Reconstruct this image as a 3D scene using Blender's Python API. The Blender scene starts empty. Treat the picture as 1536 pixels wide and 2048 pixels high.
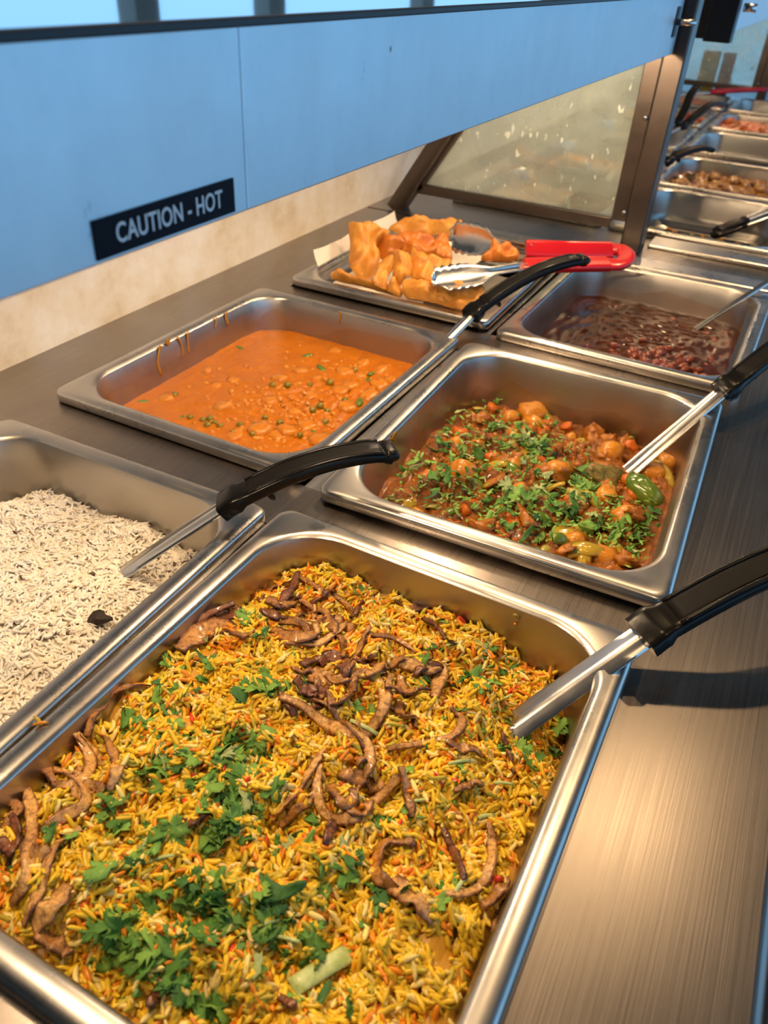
import bpy, math, random
import numpy as np
from mathutils import Vector, Matrix
random.seed(7)
RNG = np.random.default_rng(11)
scene = bpy.context.scene
COL = scene.collection

# ------------------------------------------------------------------ camera
FPX = 1551.0
CAM = np.array([0.1900, -0.3910, 0.3324])
EUL = [math.radians(a) for a in (54.2157, -2.9889, 27.0690)]
cd = bpy.data.cameras.new('camera'); cam = bpy.data.objects.new('camera', cd); COL.objects.link(cam)
cam.location = CAM; cam.rotation_euler = EUL
cd.sensor_fit = 'VERTICAL'; cd.sensor_height = 36; cd.sensor_width = 27; cd.lens = FPX / 2048 * 36
cd.clip_start = 0.01; cd.clip_end = 100
cd.dof.use_dof = True; cd.dof.focus_distance = 0.50; cd.dof.aperture_fstop = 12.0
scene.camera = cam

# ------------------------------------------------------------------ world, exposure
w = bpy.data.worlds.new('daylight'); scene.world = w; w.use_nodes = True
bg = w.node_tree.nodes['Background']; bg.inputs[0].default_value = (0.26, 0.57, 0.93, 1); bg.inputs[1].default_value = 1.3
scene.view_settings.view_transform = 'Standard'; scene.view_settings.look = 'None'
scene.view_settings.gamma = 1; scene.view_settings.use_curve_mapping = False
scene.view_settings.exposure = 0.12

# ------------------------------------------------------------------ ceiling downlights (lamps of the room)
def spot(loc, power, target, radius=0.03, col=(1.0, 0.66, 0.34), angle=70):
    l = bpy.data.lights.new('downlight_lamp', 'SPOT'); l.energy = power; l.color = col
    l.shadow_soft_size = radius; l.spot_size = math.radians(angle); l.spot_blend = 0.5
    o = bpy.data.objects.new('downlight_lamp', l); COL.objects.link(o); o.location = loc
    d = Vector(target) - Vector(loc); o.rotation_euler = d.to_track_quat('-Z', 'Y').to_euler()
    return o
CEIL = 1.75
DOWNLIGHTS = [((0.55, -0.45, CEIL - .03), 12, (0.1, 0.0, 0)), ((-0.15, 0.95, CEIL - .03), 22, (0.15, 0.35, 0)), ((0.31, 1.20, CEIL - .03), 13, (0.22, -0.05, 0)),
              ((-0.42, -0.10, CEIL - .03), 26, (-0.1, 0.0, 0)), ((0.30, 1.75, CEIL - .03), 60, (0.1, 1.6, 0))]
for a in DOWNLIGHTS: spot(*a)
# daylight through the windows: portals that only guide the sky light in
def portal(loc, rot, sx, sy):
    l = bpy.data.lights.new('window_portal', 'AREA'); l.shape = 'RECTANGLE'; l.size = sx; l.size_y = sy
    l.cycles.is_portal = True
    o = bpy.data.objects.new('window_portal', l); COL.objects.link(o); o.location = loc; o.rotation_euler = rot
portal((2.3, 3.0, 0.35), (0, math.radians(90), 0), 2.5, 11.0)

# ------------------------------------------------------------------ helpers
def rotm():
    a, b, c = EUL
    Rx = np.array([[1, 0, 0], [0, math.cos(a), -math.sin(a)], [0, math.sin(a), math.cos(a)]])
    Ry = np.array([[math.cos(b), 0, math.sin(b)], [0, 1, 0], [-math.sin(b), 0, math.cos(b)]])
    Rz = np.array([[math.cos(c), -math.sin(c), 0], [math.sin(c), math.cos(c), 0], [0, 0, 1]])
    return Rz @ Ry @ Rx
ROT = rotm()
def ray(u, v): return ROT @ np.array([(u - 768) / FPX, -(v - 1024) / FPX, -1.0])
def at(u, v, z):                       # pixel -> point on the horizontal plane z
    d = ray(u, v); return CAM + d * (z - CAM[2]) / d[2]
def onplane(u, v, p, n):               # pixel -> point on any plane
    d = ray(u, v); n = np.array(n, float); return CAM + d * ((np.array(p) - CAM) @ n) / (d @ n)
def onsurf(u, v, h, z0=-0.02):         # pixel -> point on a food surface
    p = at(u, v, z0)
    for _ in range(25):
        z = float(h(p[0], p[1])); p = 0.5 * p + 0.5 * at(u, v, z)
    p[2] = float(h(p[0], p[1])); return p

def mesh_np(name, V, F, smooth=True, cols=None):
    V = np.asarray(V, np.float32); F = np.asarray(F, np.int32)
    me = bpy.data.meshes.new(name); k = F.shape[1]
    me.vertices.add(len(V)); me.vertices.foreach_set('co', V.ravel())
    me.loops.add(F.size); me.loops.foreach_set('vertex_index', F.ravel())
    me.polygons.add(len(F)); me.polygons.foreach_set('loop_start', np.arange(0, F.size, k, dtype=np.int32))
    me.update(calc_edges=True)
    me.polygons.foreach_set('use_smooth', np.full(len(F), smooth, dtype=bool))
    if cols is not None:
        at_ = me.color_attributes.new('Col', 'FLOAT_COLOR', 'POINT')
        c = np.ones((len(V), 4), np.float32); c[:, :3] = cols; at_.data.foreach_set('color', c.ravel())
    me.validate(); return me
def mesh_py(name, V, F, smooth=True, sharp=None):
    me = bpy.data.meshes.new(name); me.from_pydata([tuple(map(float, p)) for p in V], [], F); me.update()
    me.polygons.foreach_set('use_smooth', [smooth] * len(me.polygons))
    if sharp is not None: me.set_sharp_from_angle(angle=math.radians(sharp))
    return me
def obj(name, me, mat, parent=None, loc=(0, 0, 0), rot=None):
    o = bpy.data.objects.new(name, me); COL.objects.link(o)
    if mat is not None and not me.materials: me.materials.append(mat)
    o.location = loc
    if rot is not None: o.rotation_euler = rot
    if parent is not None: o.parent = parent
    return o
def tag(o, label, cat=None, group=None, kind=None):
    o['label'] = label
    if cat: o['category'] = cat
    if group: o['group'] = group
    if kind: o['kind'] = kind
    return o
def thing(name, label, cat, loc=(0, 0, 0), rotz=0, group=None):
    o = bpy.data.objects.new(name, None); COL.objects.link(o); o.location = loc; o.rotation_euler = (0, 0, rotz)
    o.empty_display_size = 0.02
    return tag(o, label, cat, group)
def box(x0, x1, y0, y1, z0, z1, bev=0.0):
    import bmesh
    bm = bmesh.new(); bmesh.ops.create_cube(bm, size=1)
    for v in bm.verts:
        v.co = Vector(((x0 + x1) / 2 + v.co.x * (x1 - x0), (y0 + y1) / 2 + v.co.y * (y1 - y0), (z0 + z1) / 2 + v.co.z * (z1 - z0)))
    if bev: bmesh.ops.bevel(bm, geom=bm.edges[:], offset=bev, segments=2, affect='EDGES', profile=0.5)
    me = bpy.data.meshes.new('box'); bm.to_mesh(me); bm.free()
    if bev:
        me.polygons.foreach_set('use_smooth', [True] * len(me.polygons)); me.set_sharp_from_angle(angle=math.radians(15))
    return me
def catmull(P, n):
    P = np.asarray(P, float); Q = np.vstack([2 * P[0] - P[1], P, 2 * P[-1] - P[-2]]); out = []
    m = len(P) - 1
    for t in np.linspace(0, m, n):
        i = min(int(t), m - 1); f = t - i; a, b, c, d = Q[i:i + 4]
        out.append(0.5 * ((2 * b) + (c - a) * f + (2 * a - 5 * b + 4 * c - d) * f * f + (3 * b - a - 3 * c + d) * f ** 3))
    return np.array(out)
def rrect(hw, hh, r, n=5):             # closed rounded rectangle section, 4*(n+1) points
    pts = []
    for k, (sx, sy) in enumerate(((1, 1), (-1, 1), (-1, -1), (1, -1))):
        for i in range(n + 1):
            a = math.pi / 2 * (k + i / n)
            pts.append((sx * (hw - r) + r * math.cos(a), sy * (hh - r) + r * math.sin(a)))
    return np.array(pts)
def sweep(P, W, H, up=(0, 0, 1), sect=None, r=0.35, twist=None, bulge=None):
    """tube along P with section half width W[i], half thickness H[i]; sect: unit section points"""
    P = np.asarray(P, float); n = len(P)
    if np.isscalar(W): W = [W] * n
    if np.isscalar(H): H = [H] * n
    if sect is None: sect = rrect(1, 1, r, 3)
    V = []; F = []; m = len(sect); up = np.array(up, float)
    T = np.gradient(P, axis=0)
    for i in range(n):
        t = T[i] / np.linalg.norm(T[i]); s = np.cross(t, up); s /= np.linalg.norm(s); u = np.cross(s, t)
        if twist is not None:
            c, q = math.cos(twist[i]), math.sin(twist[i]); s, u = c * s + q * u, c * u - q * s
        for a, b in sect: V.append(P[i] + s * a * W[i] + u * b * H[i])
    for i in range(n - 1):
        for j in range(m):
            k = (j + 1) % m; F.append((i * m + j, i * m + k, (i + 1) * m + k, (i + 1) * m + j))
    F.append(tuple(range(m - 1, -1, -1))); F.append(tuple(range((n - 1) * m, n * m)))
    # section runs counter-clockwise seen along the side/up plane: flip to face outwards
    F = [tuple(reversed(f)) for f in F]
    return V, F
class Noise2:
    def __init__(s, seed, wl, n=9):
        g = np.random.default_rng(seed); a = g.uniform(0, 2 * np.pi, n); k = 2 * np.pi / (wl * g.uniform(.65, 1.6, n))
        s.kx, s.ky, s.p = k * np.cos(a), k * np.sin(a), g.uniform(0, 6.28, n); s.n = n
    def __call__(s, x, y):
        x = np.asarray(x, float)[..., None]; y = np.asarray(y, float)[..., None]
        return np.sin(s.kx * x + s.ky * y + s.p).sum(-1) / math.sqrt(s.n / 2)   # ~unit variance

# ------------------------------------------------------------------ materials
MATS = {}
def mat(name, col=(.8, .8, .8), rough=.5, metal=0., spec=.5, coat=0., emit=None, estr=0, trans=0., ior=1.45, alpha=1., sss=0.):
    m = bpy.data.materials.new(name); m.use_nodes = True; b = m.node_tree.nodes['Principled BSDF']
    b.inputs['Base Color'].default_value = (*col, 1); b.inputs['Roughness'].default_value = rough
    b.inputs['Metallic'].default_value = metal; b.inputs['Specular IOR Level'].default_value = spec
    b.inputs['Coat Weight'].default_value = coat; b.inputs['Coat Roughness'].default_value = .12
    b.inputs['Transmission Weight'].default_value = trans; b.inputs['IOR'].default_value = ior; b.inputs['Alpha'].default_value = alpha
    if emit: b.inputs['Emission Color'].default_value = (*emit, 1); b.inputs['Emission Strength'].default_value = estr
    if sss:
        b.inputs['Subsurface Weight'].default_value = sss; b.inputs['Subsurface Radius'].default_value = (.004, .002, .001); b.inputs['Subsurface Scale'].default_value = 1
    MATS[name] = m; return m
def nt(m): return m.node_tree.nodes, m.node_tree.links, m.node_tree.nodes['Principled BSDF']
def coords(m, scale=(1, 1, 1), kind='Object', rot=(0, 0, 0)):
    N, L, b = nt(m); t = N.new('ShaderNodeTexCoord'); mp = N.new('ShaderNodeMapping')
    mp.inputs['Scale'].default_value = scale; mp.inputs['Rotation'].default_value = rot
    L.new(t.outputs[kind], mp.inputs['Vector']); return mp.outputs['Vector']
def noise_tex(m, vec, scale, detail=3, rough=.55):
    N, L, b = nt(m); n = N.new('ShaderNodeTexNoise'); n.inputs['Scale'].default_value = scale; n.inputs['Detail'].default_value = detail
    n.inputs['Roughness'].default_value = rough; L.new(vec, n.inputs['Vector']); return n.outputs['Fac']
def ramp(m, fac, stops):
    N, L, b = nt(m); r = N.new('ShaderNodeValToRGB'); e = r.color_ramp.elements
    while len(e) < len(stops): e.new(.5)
    for i, (p, c) in enumerate(stops): e[i].position = p; e[i].color = (*c, 1) if len(c) == 3 else c
    L.new(fac, r.inputs['Fac']); return r.outputs['Color']
def bump(m, fac, strength=.2, dist=.001):
    N, L, b = nt(m); bp = N.new('ShaderNodeBump'); bp.inputs['Strength'].default_value = strength; bp.inputs['Distance'].default_value = dist
    L.new(fac, bp.inputs['Height']); L.new(bp.outputs['Normal'], b.inputs['Normal']); return bp
def link(m, out, inp): m.node_tree.links.new(out, nt(m)[2].inputs[inp])

def steel(name, col, r0, r1, brush=(900, 6, 900), bs=.12, aniso=0.0, stains=True):
    m = mat(name, col, .3, 1.0)
    v = coords(m, brush); f = noise_tex(m, v, 1.0, 4, .6); bump(m, f, bs, .0004)
    v2 = coords(m, (1, 1, 1)); g = noise_tex(m, v2, 22, 5, .6)
    link(m, ramp(m, g, [(.3, (r0,) * 3), (.75, (r1,) * 3)]), 'Roughness')
    if stains:
        h = noise_tex(m, v2, 9, 6, .65)
        link(m, ramp(m, h, [(.30, tuple(c * .72 for c in col)), (.48, col), (.8, tuple(min(1, c * 1.08) for c in col))]), 'Base Color')
    return m
STEEL_TOP = steel('brushed_counter_steel', (.40, .37, .345), .24, .40, (900, 6, 900), .07, stains=False)
def _streaks(m, col):                 # brushed grain along the counter, soft wear
    N, L, b = nt(m); f = noise_tex(m, coords(m, (900, 7, 900)), 1.0, 5, .7); h = noise_tex(m, coords(m), 6, 5, .6)
    mx = N.new('ShaderNodeMix'); mx.data_type = 'RGBA'; mx.blend_type = 'MULTIPLY'; mx.inputs[0].default_value = 1
    L.new(ramp(m, f, [(.25, (.90, .895, .89)), (.75, (1.09, 1.08, 1.07))]), mx.inputs[6]); L.new(ramp(m, h, [(.2, tuple(c * .78 for c in col)), (.8, tuple(c * 1.12 for c in col))]), mx.inputs[7])
    L.new(mx.outputs[2], b.inputs['Base Color'])
    link(m, ramp(m, f, [(.25, (.25,) * 3), (.75, (.34,) * 3)]), 'Roughness')
_streaks(STEEL_TOP, (.335, .300, .270))
STEEL_PAN = steel('pan_steel', (.42, .405, .385), .30, .42, (60, 60, 900), .05)
STEEL_RIM = steel('pan_rim_steel', (.56, .54, .515), .24, .36, (40, 40, 40), .001)
STEEL_SHANK = steel('spoon_steel', (.66, .65, .63), .18, .30, (300, 300, 30), .03, stains=False)
STEEL_POST = steel('post_steel', (.115, .095, .085), .30, .42, (500, 500, 5), .05)
STEEL_PANEL = steel('heater_panel_steel', (.62, .66, .69), .40, .50, (5, 5, 700), .04, stains=False)
def _panel_dirt(m):
    N, L, b = nt(m); v = coords(m, (1, 26, 14)); f = noise_tex(m, v, 1.6, 8, .72)
    c = ramp(m, f, [(.0, (.12, .12, .10)), (.30, (.26, .28, .27)), (.35, (.58, .63, .67)), (1, (.68, .72, .75))])
    vo = N.new('ShaderNodeTexVoronoi'); vo.inputs['Scale'].default_value = 34; L.new(coords(m, (.2, 1, 1)), vo.inputs['Vector'])
    sp = ramp(m, vo.outputs['Distance'], [(.03, (.30, .30, .28)), (.065, (1, 1, 1))]); k = ramp(m, noise_tex(m, coords(m), 14, 2), [(.55, (0, 0, 0)), (.60, (1, 1, 1))])
    mx = N.new('ShaderNodeMix'); mx.data_type = 'RGBA'; mx.blend_type = 'MULTIPLY'; L.new(k, mx.inputs[0]); L.new(c, mx.inputs[6]); L.new(sp, mx.inputs[7])
    link(m, mx.outputs[2], 'Base Color')
_panel_dirt(STEEL_PANEL)
STEEL_TOPSHEET = mat('heater_top_steel', (.75, .76, .76), .10, 1.0)
BLACK_PLASTIC = mat('black_handle_plastic', (.006, .0055, .005), .24, 0, .22)
bump(BLACK_PLASTIC, noise_tex(BLACK_PLASTIC, coords(BLACK_PLASTIC), 900, 2), .06, .0003)
BLACK_GRIP = mat('textured_black_inlay', (.005, .0045, .004), .5, 0, .18)
def _grid(m):
    N, L, b = nt(m); ck = N.new('ShaderNodeTexChecker'); ck.inputs['Scale'].default_value = 1100
    L.new(coords(m), ck.inputs['Vector']); bump(m, ck.outputs['Fac'], .5, .0003)
_grid(BLACK_GRIP)
BLACK_TRIM = mat('black_trim', (.010, .012, .016), .45)
RED_GRIP = mat('red_grip_plastic', (.44, .006, .012), .28, 0, .5, coat=.3)
LABEL_BLACK = mat('label_black', (.003, .005, .010), .5, 0, .12)
LABEL_TEXT = mat('label_letters', (.55, .60, .64), .5)
PAINT_WALL = mat('backsplash_enamel', (.80, .76, .68), .42)
def _splash(m):
    f = noise_tex(m, coords(m, (1, 1, 1)), 14, 7, .68)
    link(m, ramp(m, f, [(.24, (.58, .45, .28)), (.45, (.74, .65, .50)), (.62, (.82, .77, .68)), (1, (.84, .80, .72))]), 'Base Color')
_splash(PAINT_WALL)
DARK = mat('dark_enamel', (.03, .03, .035), .5)
ROOM_WALL = mat('room_wall_paint', (.30, .25, .21), .8)
ROOM_CEIL = mat('room_ceiling_paint', (.22, .19, .16), .85)
ROOM_FLOOR = mat('room_floor_tile', (.16, .13, .11), .5)
for _m in (ROOM_WALL, ROOM_CEIL, ROOM_FLOOR): bump(_m, noise_tex(_m, coords(_m), 60, 4), .15, .002)
FRAME_MAT = mat('window_frame_paint', (.10, .10, .11), .4)
GLASS = mat('dirty_glass', (.9, .96, .93), .03)
def _glass(m):                          # thin pane: see-through with reflections, greasy film and splashes
    N, L, b = nt(m); out = N['Material Output']
    tr = N.new('ShaderNodeBsdfTransparent'); tr.inputs[0].default_value = (.80, .88, .82, 1)
    gl = N.new('ShaderNodeBsdfGlossy'); gl.inputs['Roughness'].default_value = .05
    lw = N.new('ShaderNodeFresnel'); lw.inputs[0].default_value = 1.5
    ad = N.new('ShaderNodeMath'); ad.operation = 'MULTIPLY_ADD'; ad.inputs[1].default_value = 1.6; ad.inputs[2].default_value = .10; L.new(lw.outputs[0], ad.inputs[0])
    mx = N.new('ShaderNodeMixShader'); L.new(ad.outputs[0], mx.inputs[0]); L.new(tr.outputs[0], mx.inputs[1]); L.new(gl.outputs[0], mx.inputs[2])
    df = N.new('ShaderNodeBsdfDiffuse'); df.inputs[0].default_value = (.76, .82, .74, 1)
    v = coords(m, (1, 1, .45)); n1 = noise_tex(m, v, 90, 3, .5)
    spots = ramp(m, n1, [(.635, (0, 0, 0)), (.68, (.85, .85, .85))])
    n2 = noise_tex(m, coords(m), 9, 5, .6); film = ramp(m, n2, [(.3, (.16,) * 3), (.8, (.42,) * 3)])
    mm = N.new('ShaderNodeMath'); mm.operation = 'MAXIMUM'; L.new(spots, mm.inputs[0]); L.new(film, mm.inputs[1])
    m2 = N.new('ShaderNodeMixShader'); L.new(mm.outputs[0], m2.inputs[0]); L.new(mx.outputs[0], m2.inputs[1]); L.new(df.outputs[0], m2.inputs[2])
    L.new(m2.outputs[0], out.inputs['Surface']); N.remove(b)
_glass(GLASS)
def vcol(name, rough=.4, spec=.5, coat=.0, sss=0., bscale=0, bstr=.2, trl=0.):
    m = mat(name, (.8, .8, .8), rough, 0, spec, coat, sss=sss)
    N, L, b = nt(m); a = N.new('ShaderNodeAttribute'); a.attribute_name = 'Col'; L.new(a.outputs['Color'], b.inputs['Base Color'])
    if bscale: bump(m, noise_tex(m, coords(m), bscale, 4), bstr, .001)
    return m
RICE_MAT = vcol('cooked_rice', .42, .4)
BIRYANI_MAT = vcol('oily_yellow_rice', .30, .5)
def food(name, c0, c1, scale, rough=.3, coat=.2, bscale=300, bstr=.3, bdist=.001, c2=None, sss=0.):
    m = mat(name, c0, rough, 0, .5, coat, sss=sss); v = coords(m)
    f = noise_tex(m, v, scale, 5, .6)
    st = [(.3, c0), (.62, c1)] + ([(.75, c2)] if c2 else [])
    link(m, ramp(m, f, st), 'Base Color')
    bump(m, noise_tex(m, v, bscale, 5, .6), bstr, bdist); return m
LEAF_MATS = [food('coriander_green', (.060, .18, .022), (.12, .30, .045), 160, .42, .05, 500, .4, .0006),
             food('coriander_light', (.12, .30, .035), (.24, .45, .08), 160, .42, .05, 500, .4, .0006),
             food('coriander_dark', (.024, .11, .022), (.055, .18, .035), 160, .42, .05, 500, .4, .0006),
             food('coriander_pale', (.26, .36, .12), (.42, .50, .22), 160, .42, .05, 500, .4, .0006)]
STEM_MAT = food('coriander_stem_pale', (.30, .42, .12), (.52, .60, .28), 200, .4, .1, 400, .2)
SAUCE_ORANGE = food('creamy_orange_sauce', (.42, .118, .002), (.47, .138, .003), 55, .24, .0, 230, .6, .0016, (.54, .18, .006))
SAUCE_VEG = food('thick_red_brown_sauce', (.15, .040, .004), (.34, .11, .008), 60, .22, .3, 300, 1.0, .0025)
SAUCE_BEAN = food('dark_bean_sauce', (.030, .008, .004), (.065, .017, .006), 45, .17, .0, 120, .25, .0012)
SAUCE_TAN = food('tan_curry_sauce', (.34, .15, .04), (.52, .27, .09), 50, .18, .5, 120, .6, .002)
SALAD_RED = food('red_salad', (.70, .16, .08), (.78, .40, .26), 70, .3, .3, 200, .6, .002)
POTATO = food('potato_in_sauce', (.46, .15, .008), (.60, .25, .018), 70, .28, .3, 200, .3)
CARROT = food('carrot_orange', (.50, .10, .006), (.62, .15, .010), 60, .28, .3, 200, .3)
PEPPER = food('green_pepper', (.055, .13, .012), (.13, .20, .02), 50, .18, .5, 150, .15)
PEPPERY = food('yellow_green_pepper', (.34, .25, .02), (.50, .34, .03), 50, .2, .5, 150, .2)
TOMATO = food('stewed_tomato', (.26, .070, .005), (.46, .16, .010), 60, .24, .3, 320, .9)
CABBAGE = food('wilted_greens', (.26, .26, .05), (.42, .36, .08), 80, .25, .4, 220, .4)
FLORET = food('olive_floret', (.10, .085, .012), (.22, .16, .022), 120, .35, .1, 420, 1.0, .002)
PANEER = food('paneer_in_sauce', (.44, .125, .003), (.57, .22, .018), 70, .3, .2, 220, .4)
PEA = food('green_pea', (.13, .115, .006), (.26, .17, .01), 90, .25, .3, 150, .2)
BEAN = food('kidney_bean', (.12, .022, .010), (.20, .042, .018), 90, .18, .5, 150, .15)
PASTRY = [food('fried_pastry_golden', (.46, .155, .015), (.64, .29, .045), 60, .45, .08, 160, .35, .0012),
          food('fried_pastry_orange', (.38, .095, .008), (.54, .17, .016), 60, .42, .1, 160, .4, .0012)]
PAPER = mat('parchment_paper', (.80, .74, .64), .7)
FILM = mat('oily_sauce_film', (.40, .15, .012), .3, 0, .5, .2, alpha=.16)
DRIP = mat('dried_sauce_drip', (.34, .15, .008), .3, 0, .5, .2)
CLOVE = mat('black_cardamom', (.02, .012, .010), .6); bump(CLOVE, noise_tex(CLOVE, coords(CLOVE), 300, 4), .8, .002)
BITS_DARK = mat('dark_spice', (.06, .025, .015), .5)
YELLOW_BOX = mat('yellow_carton', (.75, .42, .03), .5); MAROON_BOX = mat('maroon_carton', (.28, .02, .05), .5)

# ================================================================== room shell (z = 0 is the pan rim plane, the counter stands 0.9 m high)
FLOOR_Z = -0.92
def struct(name, me, m, label): return tag(obj(name, me, m), label, kind='structure')
struct('floor', box(-2.6, 2.4, -3, 9, FLOOR_Z - .1, FLOOR_Z), ROOM_FLOOR, 'dark tiled floor of the food hall')
struct('ceiling', box(-2.6, 2.4, -3, 9, CEIL, CEIL + .1), ROOM_CEIL, 'plain ceiling of the food hall with downlights')
_V, _F = [], []
for (xa, xb, za, zb_) in ((-2.6, -2.1, FLOOR_Z, CEIL), (1.6, 2.4, FLOOR_Z, CEIL), (-2.1, 1.6, FLOOR_Z, -.55), (-2.1, 1.6, 1.4, CEIL), (-.35, -.25, -.55, 1.4)):   # end wall around two windows
    i = len(_V); _V += [(x, y, z) for x in (xa, xb) for y in (9, 9.1) for z in (za, zb_)]
    _F += [tuple(i + k for k in f) for f in ((0, 1, 3, 2), (4, 6, 7, 5), (0, 4, 5, 1), (2, 3, 7, 6), (0, 2, 6, 4), (1, 5, 7, 3))]
struct('wall_back', mesh_py('wall_back', _V, _F, False), ROOM_WALL, 'end wall of the food hall with daylight windows')
struct('wall_front', box(-2.6, 2.4, -3.1, -3, FLOOR_Z, CEIL), ROOM_WALL, 'plain wall behind the diner')
# left wall with three window openings, right wall is a shop front with piers
def wall_with_openings(x0, x1, z_lo, z_hi, openings, name, label):
    ys = [-3] + [v for o_ in openings for v in o_] + [9]
    V = []; F = []
    def addb(y0, y1, z0, z1):
        i = len(V)
        V.extend([(x, y, z) for x in (x0, x1) for y in (y0, y1) for z in (z0, z1)])
        F.extend([tuple(i + k for k in f) for f in ((0, 1, 3, 2), (4, 6, 7, 5), (0, 4, 5, 1), (2, 3, 7, 6), (0, 2, 6, 4), (1, 5, 7, 3))])
    for a, b_ in zip(ys[::2], ys[1::2]): addb(a, b_, FLOOR_Z, CEIL)
    for a, b_ in openings: addb(a, b_, FLOOR_Z, z_lo); addb(a, b_, z_hi, CEIL)
    return struct(name, mesh_py(name, V, F, False), ROOM_WALL, label)
wall_with_openings(-2.6, -2.5, -.3, 1.5, [(.2, .85), (.95, 1.6), (1.7, 2.6), (2.75, 3.6), (3.75, 5.5), (5.7, 8.5)], 'wall_left', 'wall with daylight windows behind the servery')
wall_with_openings(2.3, 2.4, FLOOR_Z + .05, 1.6, [(-2.5, .9), (1.0, 4.4), (4.5, 8.8)], 'wall_right', 'shop front wall with large windows facing the counter')

for i, (loc, p, t) in enumerate(DOWNLIGHTS):  # trims only, the lamps stand at the top
    d = thing('ceiling_downlight', 'round recessed ceiling downlight above the counter', 'lamp', (loc[0], loc[1], CEIL), 0, 'ceiling downlights')
    a = np.linspace(0, 2 * np.pi, 25)[:-1]; V = []; F = []
    for r_, z_ in ((.060, 0), (.060, -.004), (.048, -.004), (.045, -.001)):
        V += [(r_ * math.cos(t_), r_ * math.sin(t_), z_) for t_ in a]
    for k in range(3):
        for j in range(24): F.append((k * 24 + j, k * 24 + (j + 1) % 24, (k + 1) * 24 + (j + 1) % 24, (k + 1) * 24 + j))
    obj('trim_ring', mesh_py('trim_ring', V, F), STEEL_SHANK, d)

# ================================================================== steam tables
ZC = -0.0105                       # counter surface
X_EDGE = 0.277
def steam_table(name, y0, y1, bays, label, group=None):
    t = thing(name, label, 'steam table', ((-.43 + X_EDGE) / 2, (y0 + y1) / 2, FLOOR_Z))
    ox, oy, oz = (-.43 + X_EDGE) / 2, (y0 + y1) / 2, FLOOR_Z
    hx0, hx1 = -.331, .1865
    xs = [-.43, hx0, hx1, X_EDGE]; ys = [y0]
    for c, hb in bays: ys += [c - hb, c + hb]
    ys.append(y1)
    V = []; F = []
    for y in ys:
        for x in xs: V.append((x - ox, y - oy, ZC - oz))
    for j in range(len(ys) - 1):
        for i in range(3):
            if i == 1 and j % 2 == 1: continue
            a = j * 4 + i; F.append((a, a + 1, a + 5, a + 4))
    # rounded front nosing then apron
    prof = [(X_EDGE + .006 * math.sin(b), ZC - .006 + .006 * math.cos(b)) for b in np.linspace(.3, math.pi / 2, 5)] + [(X_EDGE + .006, ZC - .05), (X_EDGE - .01, ZC - .052)]
    base = len(V)
    for j in (0, 1):
        V.append((X_EDGE - ox, (y0, y1)[j] - oy, ZC - oz))
        for x, z in prof: V.append((x - ox, (y0, y1)[j] - oy, z - oz))
    n = len(prof) + 1
    for k in range(n - 1): F.append((base + k, base + k + 1, base + n + k + 1, base + n + k))
    # end lips
    for yy in (y0, y1):
        b2 = len(V); V += [(-.43 - ox, yy - oy, ZC - oz), (X_EDGE - ox, yy - oy, ZC - oz), (X_EDGE - ox, yy - oy, ZC - .05 - oz), (-.43 - ox, yy - oy, ZC - .05 - oz)]
        F.append((b2, b2 + 1, b2 + 2, b2 + 3))
    obj('counter_top', mesh_py('counter_top', V, F, True, 35), STEEL_TOP, t)
    obj('cabinet', box(-.42 - ox, .262 - ox, y0 + .01 - oy, y1 - .01 - oy, 0, ZC - .19 - oz), DARK, t)
    for c, hb in bays:              # well liner and adapter bar under the pans
        V = [(x - ox, c + y - oy, z - oz) for z in (ZC - .002, ZC - .16) for x, y in ((hx0, -hb), (hx1, -hb), (hx1, hb), (hx0, hb))]
        obj('well', mesh_py('well', V, [(0, 1, 5, 4), (1, 2, 6, 5), (2, 3, 7, 6), (3, 0, 4, 7), (4, 5, 6, 7)], False), STEEL_PAN, t)
    for c, hb in bays: obj('adapter_bar', box(-.0815 - ox, -.0645 - ox, c - hb - oy, c + hb - oy, ZC - .006 - oz, ZC - .0005 - oz, .001), STEEL_RIM, t)
    obj('front_panel', box(X_EDGE - .02 - ox, X_EDGE - .012 - ox, y0 - oy, y1 - oy, 0, ZC - .05 - oz), STEEL_POST, t)
    return t
BAYS1 = ((-.1705, .1545), (.195, .155), (.5635, .1545)); BAYS2 = tuple((c, .152) for c in (1.085, 1.44, 1.84, 2.22, 2.62))
steam_table('steam_table', -.75, .795, BAYS1, 'brushed steel steam table holding the rice and curry pans')
steam_table('steam_table', .800, 3.2, BAYS2, 'steel steam table beyond the glass divider post')
# tray rail below the counter edge
t = thing('tray_rail', 'steel tray rail running along the front edge of the counter', 'rail', (.40, .6, FLOOR_Z))
for x in (.315, .375, .435):
    obj('rail_bar', mesh_py('rail_bar', *sweep([(x - .40, -1.3, .80), (x - .40, 0, .80), (x - .40, 2.3, .80)], .010, .010, r=.98)), STEEL_RIM, t)
for y in (-1.0, .4, 1.8):
    obj('bracket', box(-.113, .05, y - .008, y + .008, .765, .789), STEEL_POST, t)
    obj('support_leg', box(.02, .05, y - .012, y + .012, 0, .766), STEEL_POST, t)

# backsplash board between servery and counter
bs = thing('backsplash', 'cream enamel backsplash board with brown food stains along the counter', 'backsplash', (-.437, .6, FLOOR_Z))
obj('board', box(-.0068, .0068, -1.35, 2.6, .90, 1.215, .002), PAINT_WALL, bs)
obj('lower_frame', box(-.012, .004, -1.35, 2.6, 0, .9), DARK, bs)

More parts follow.
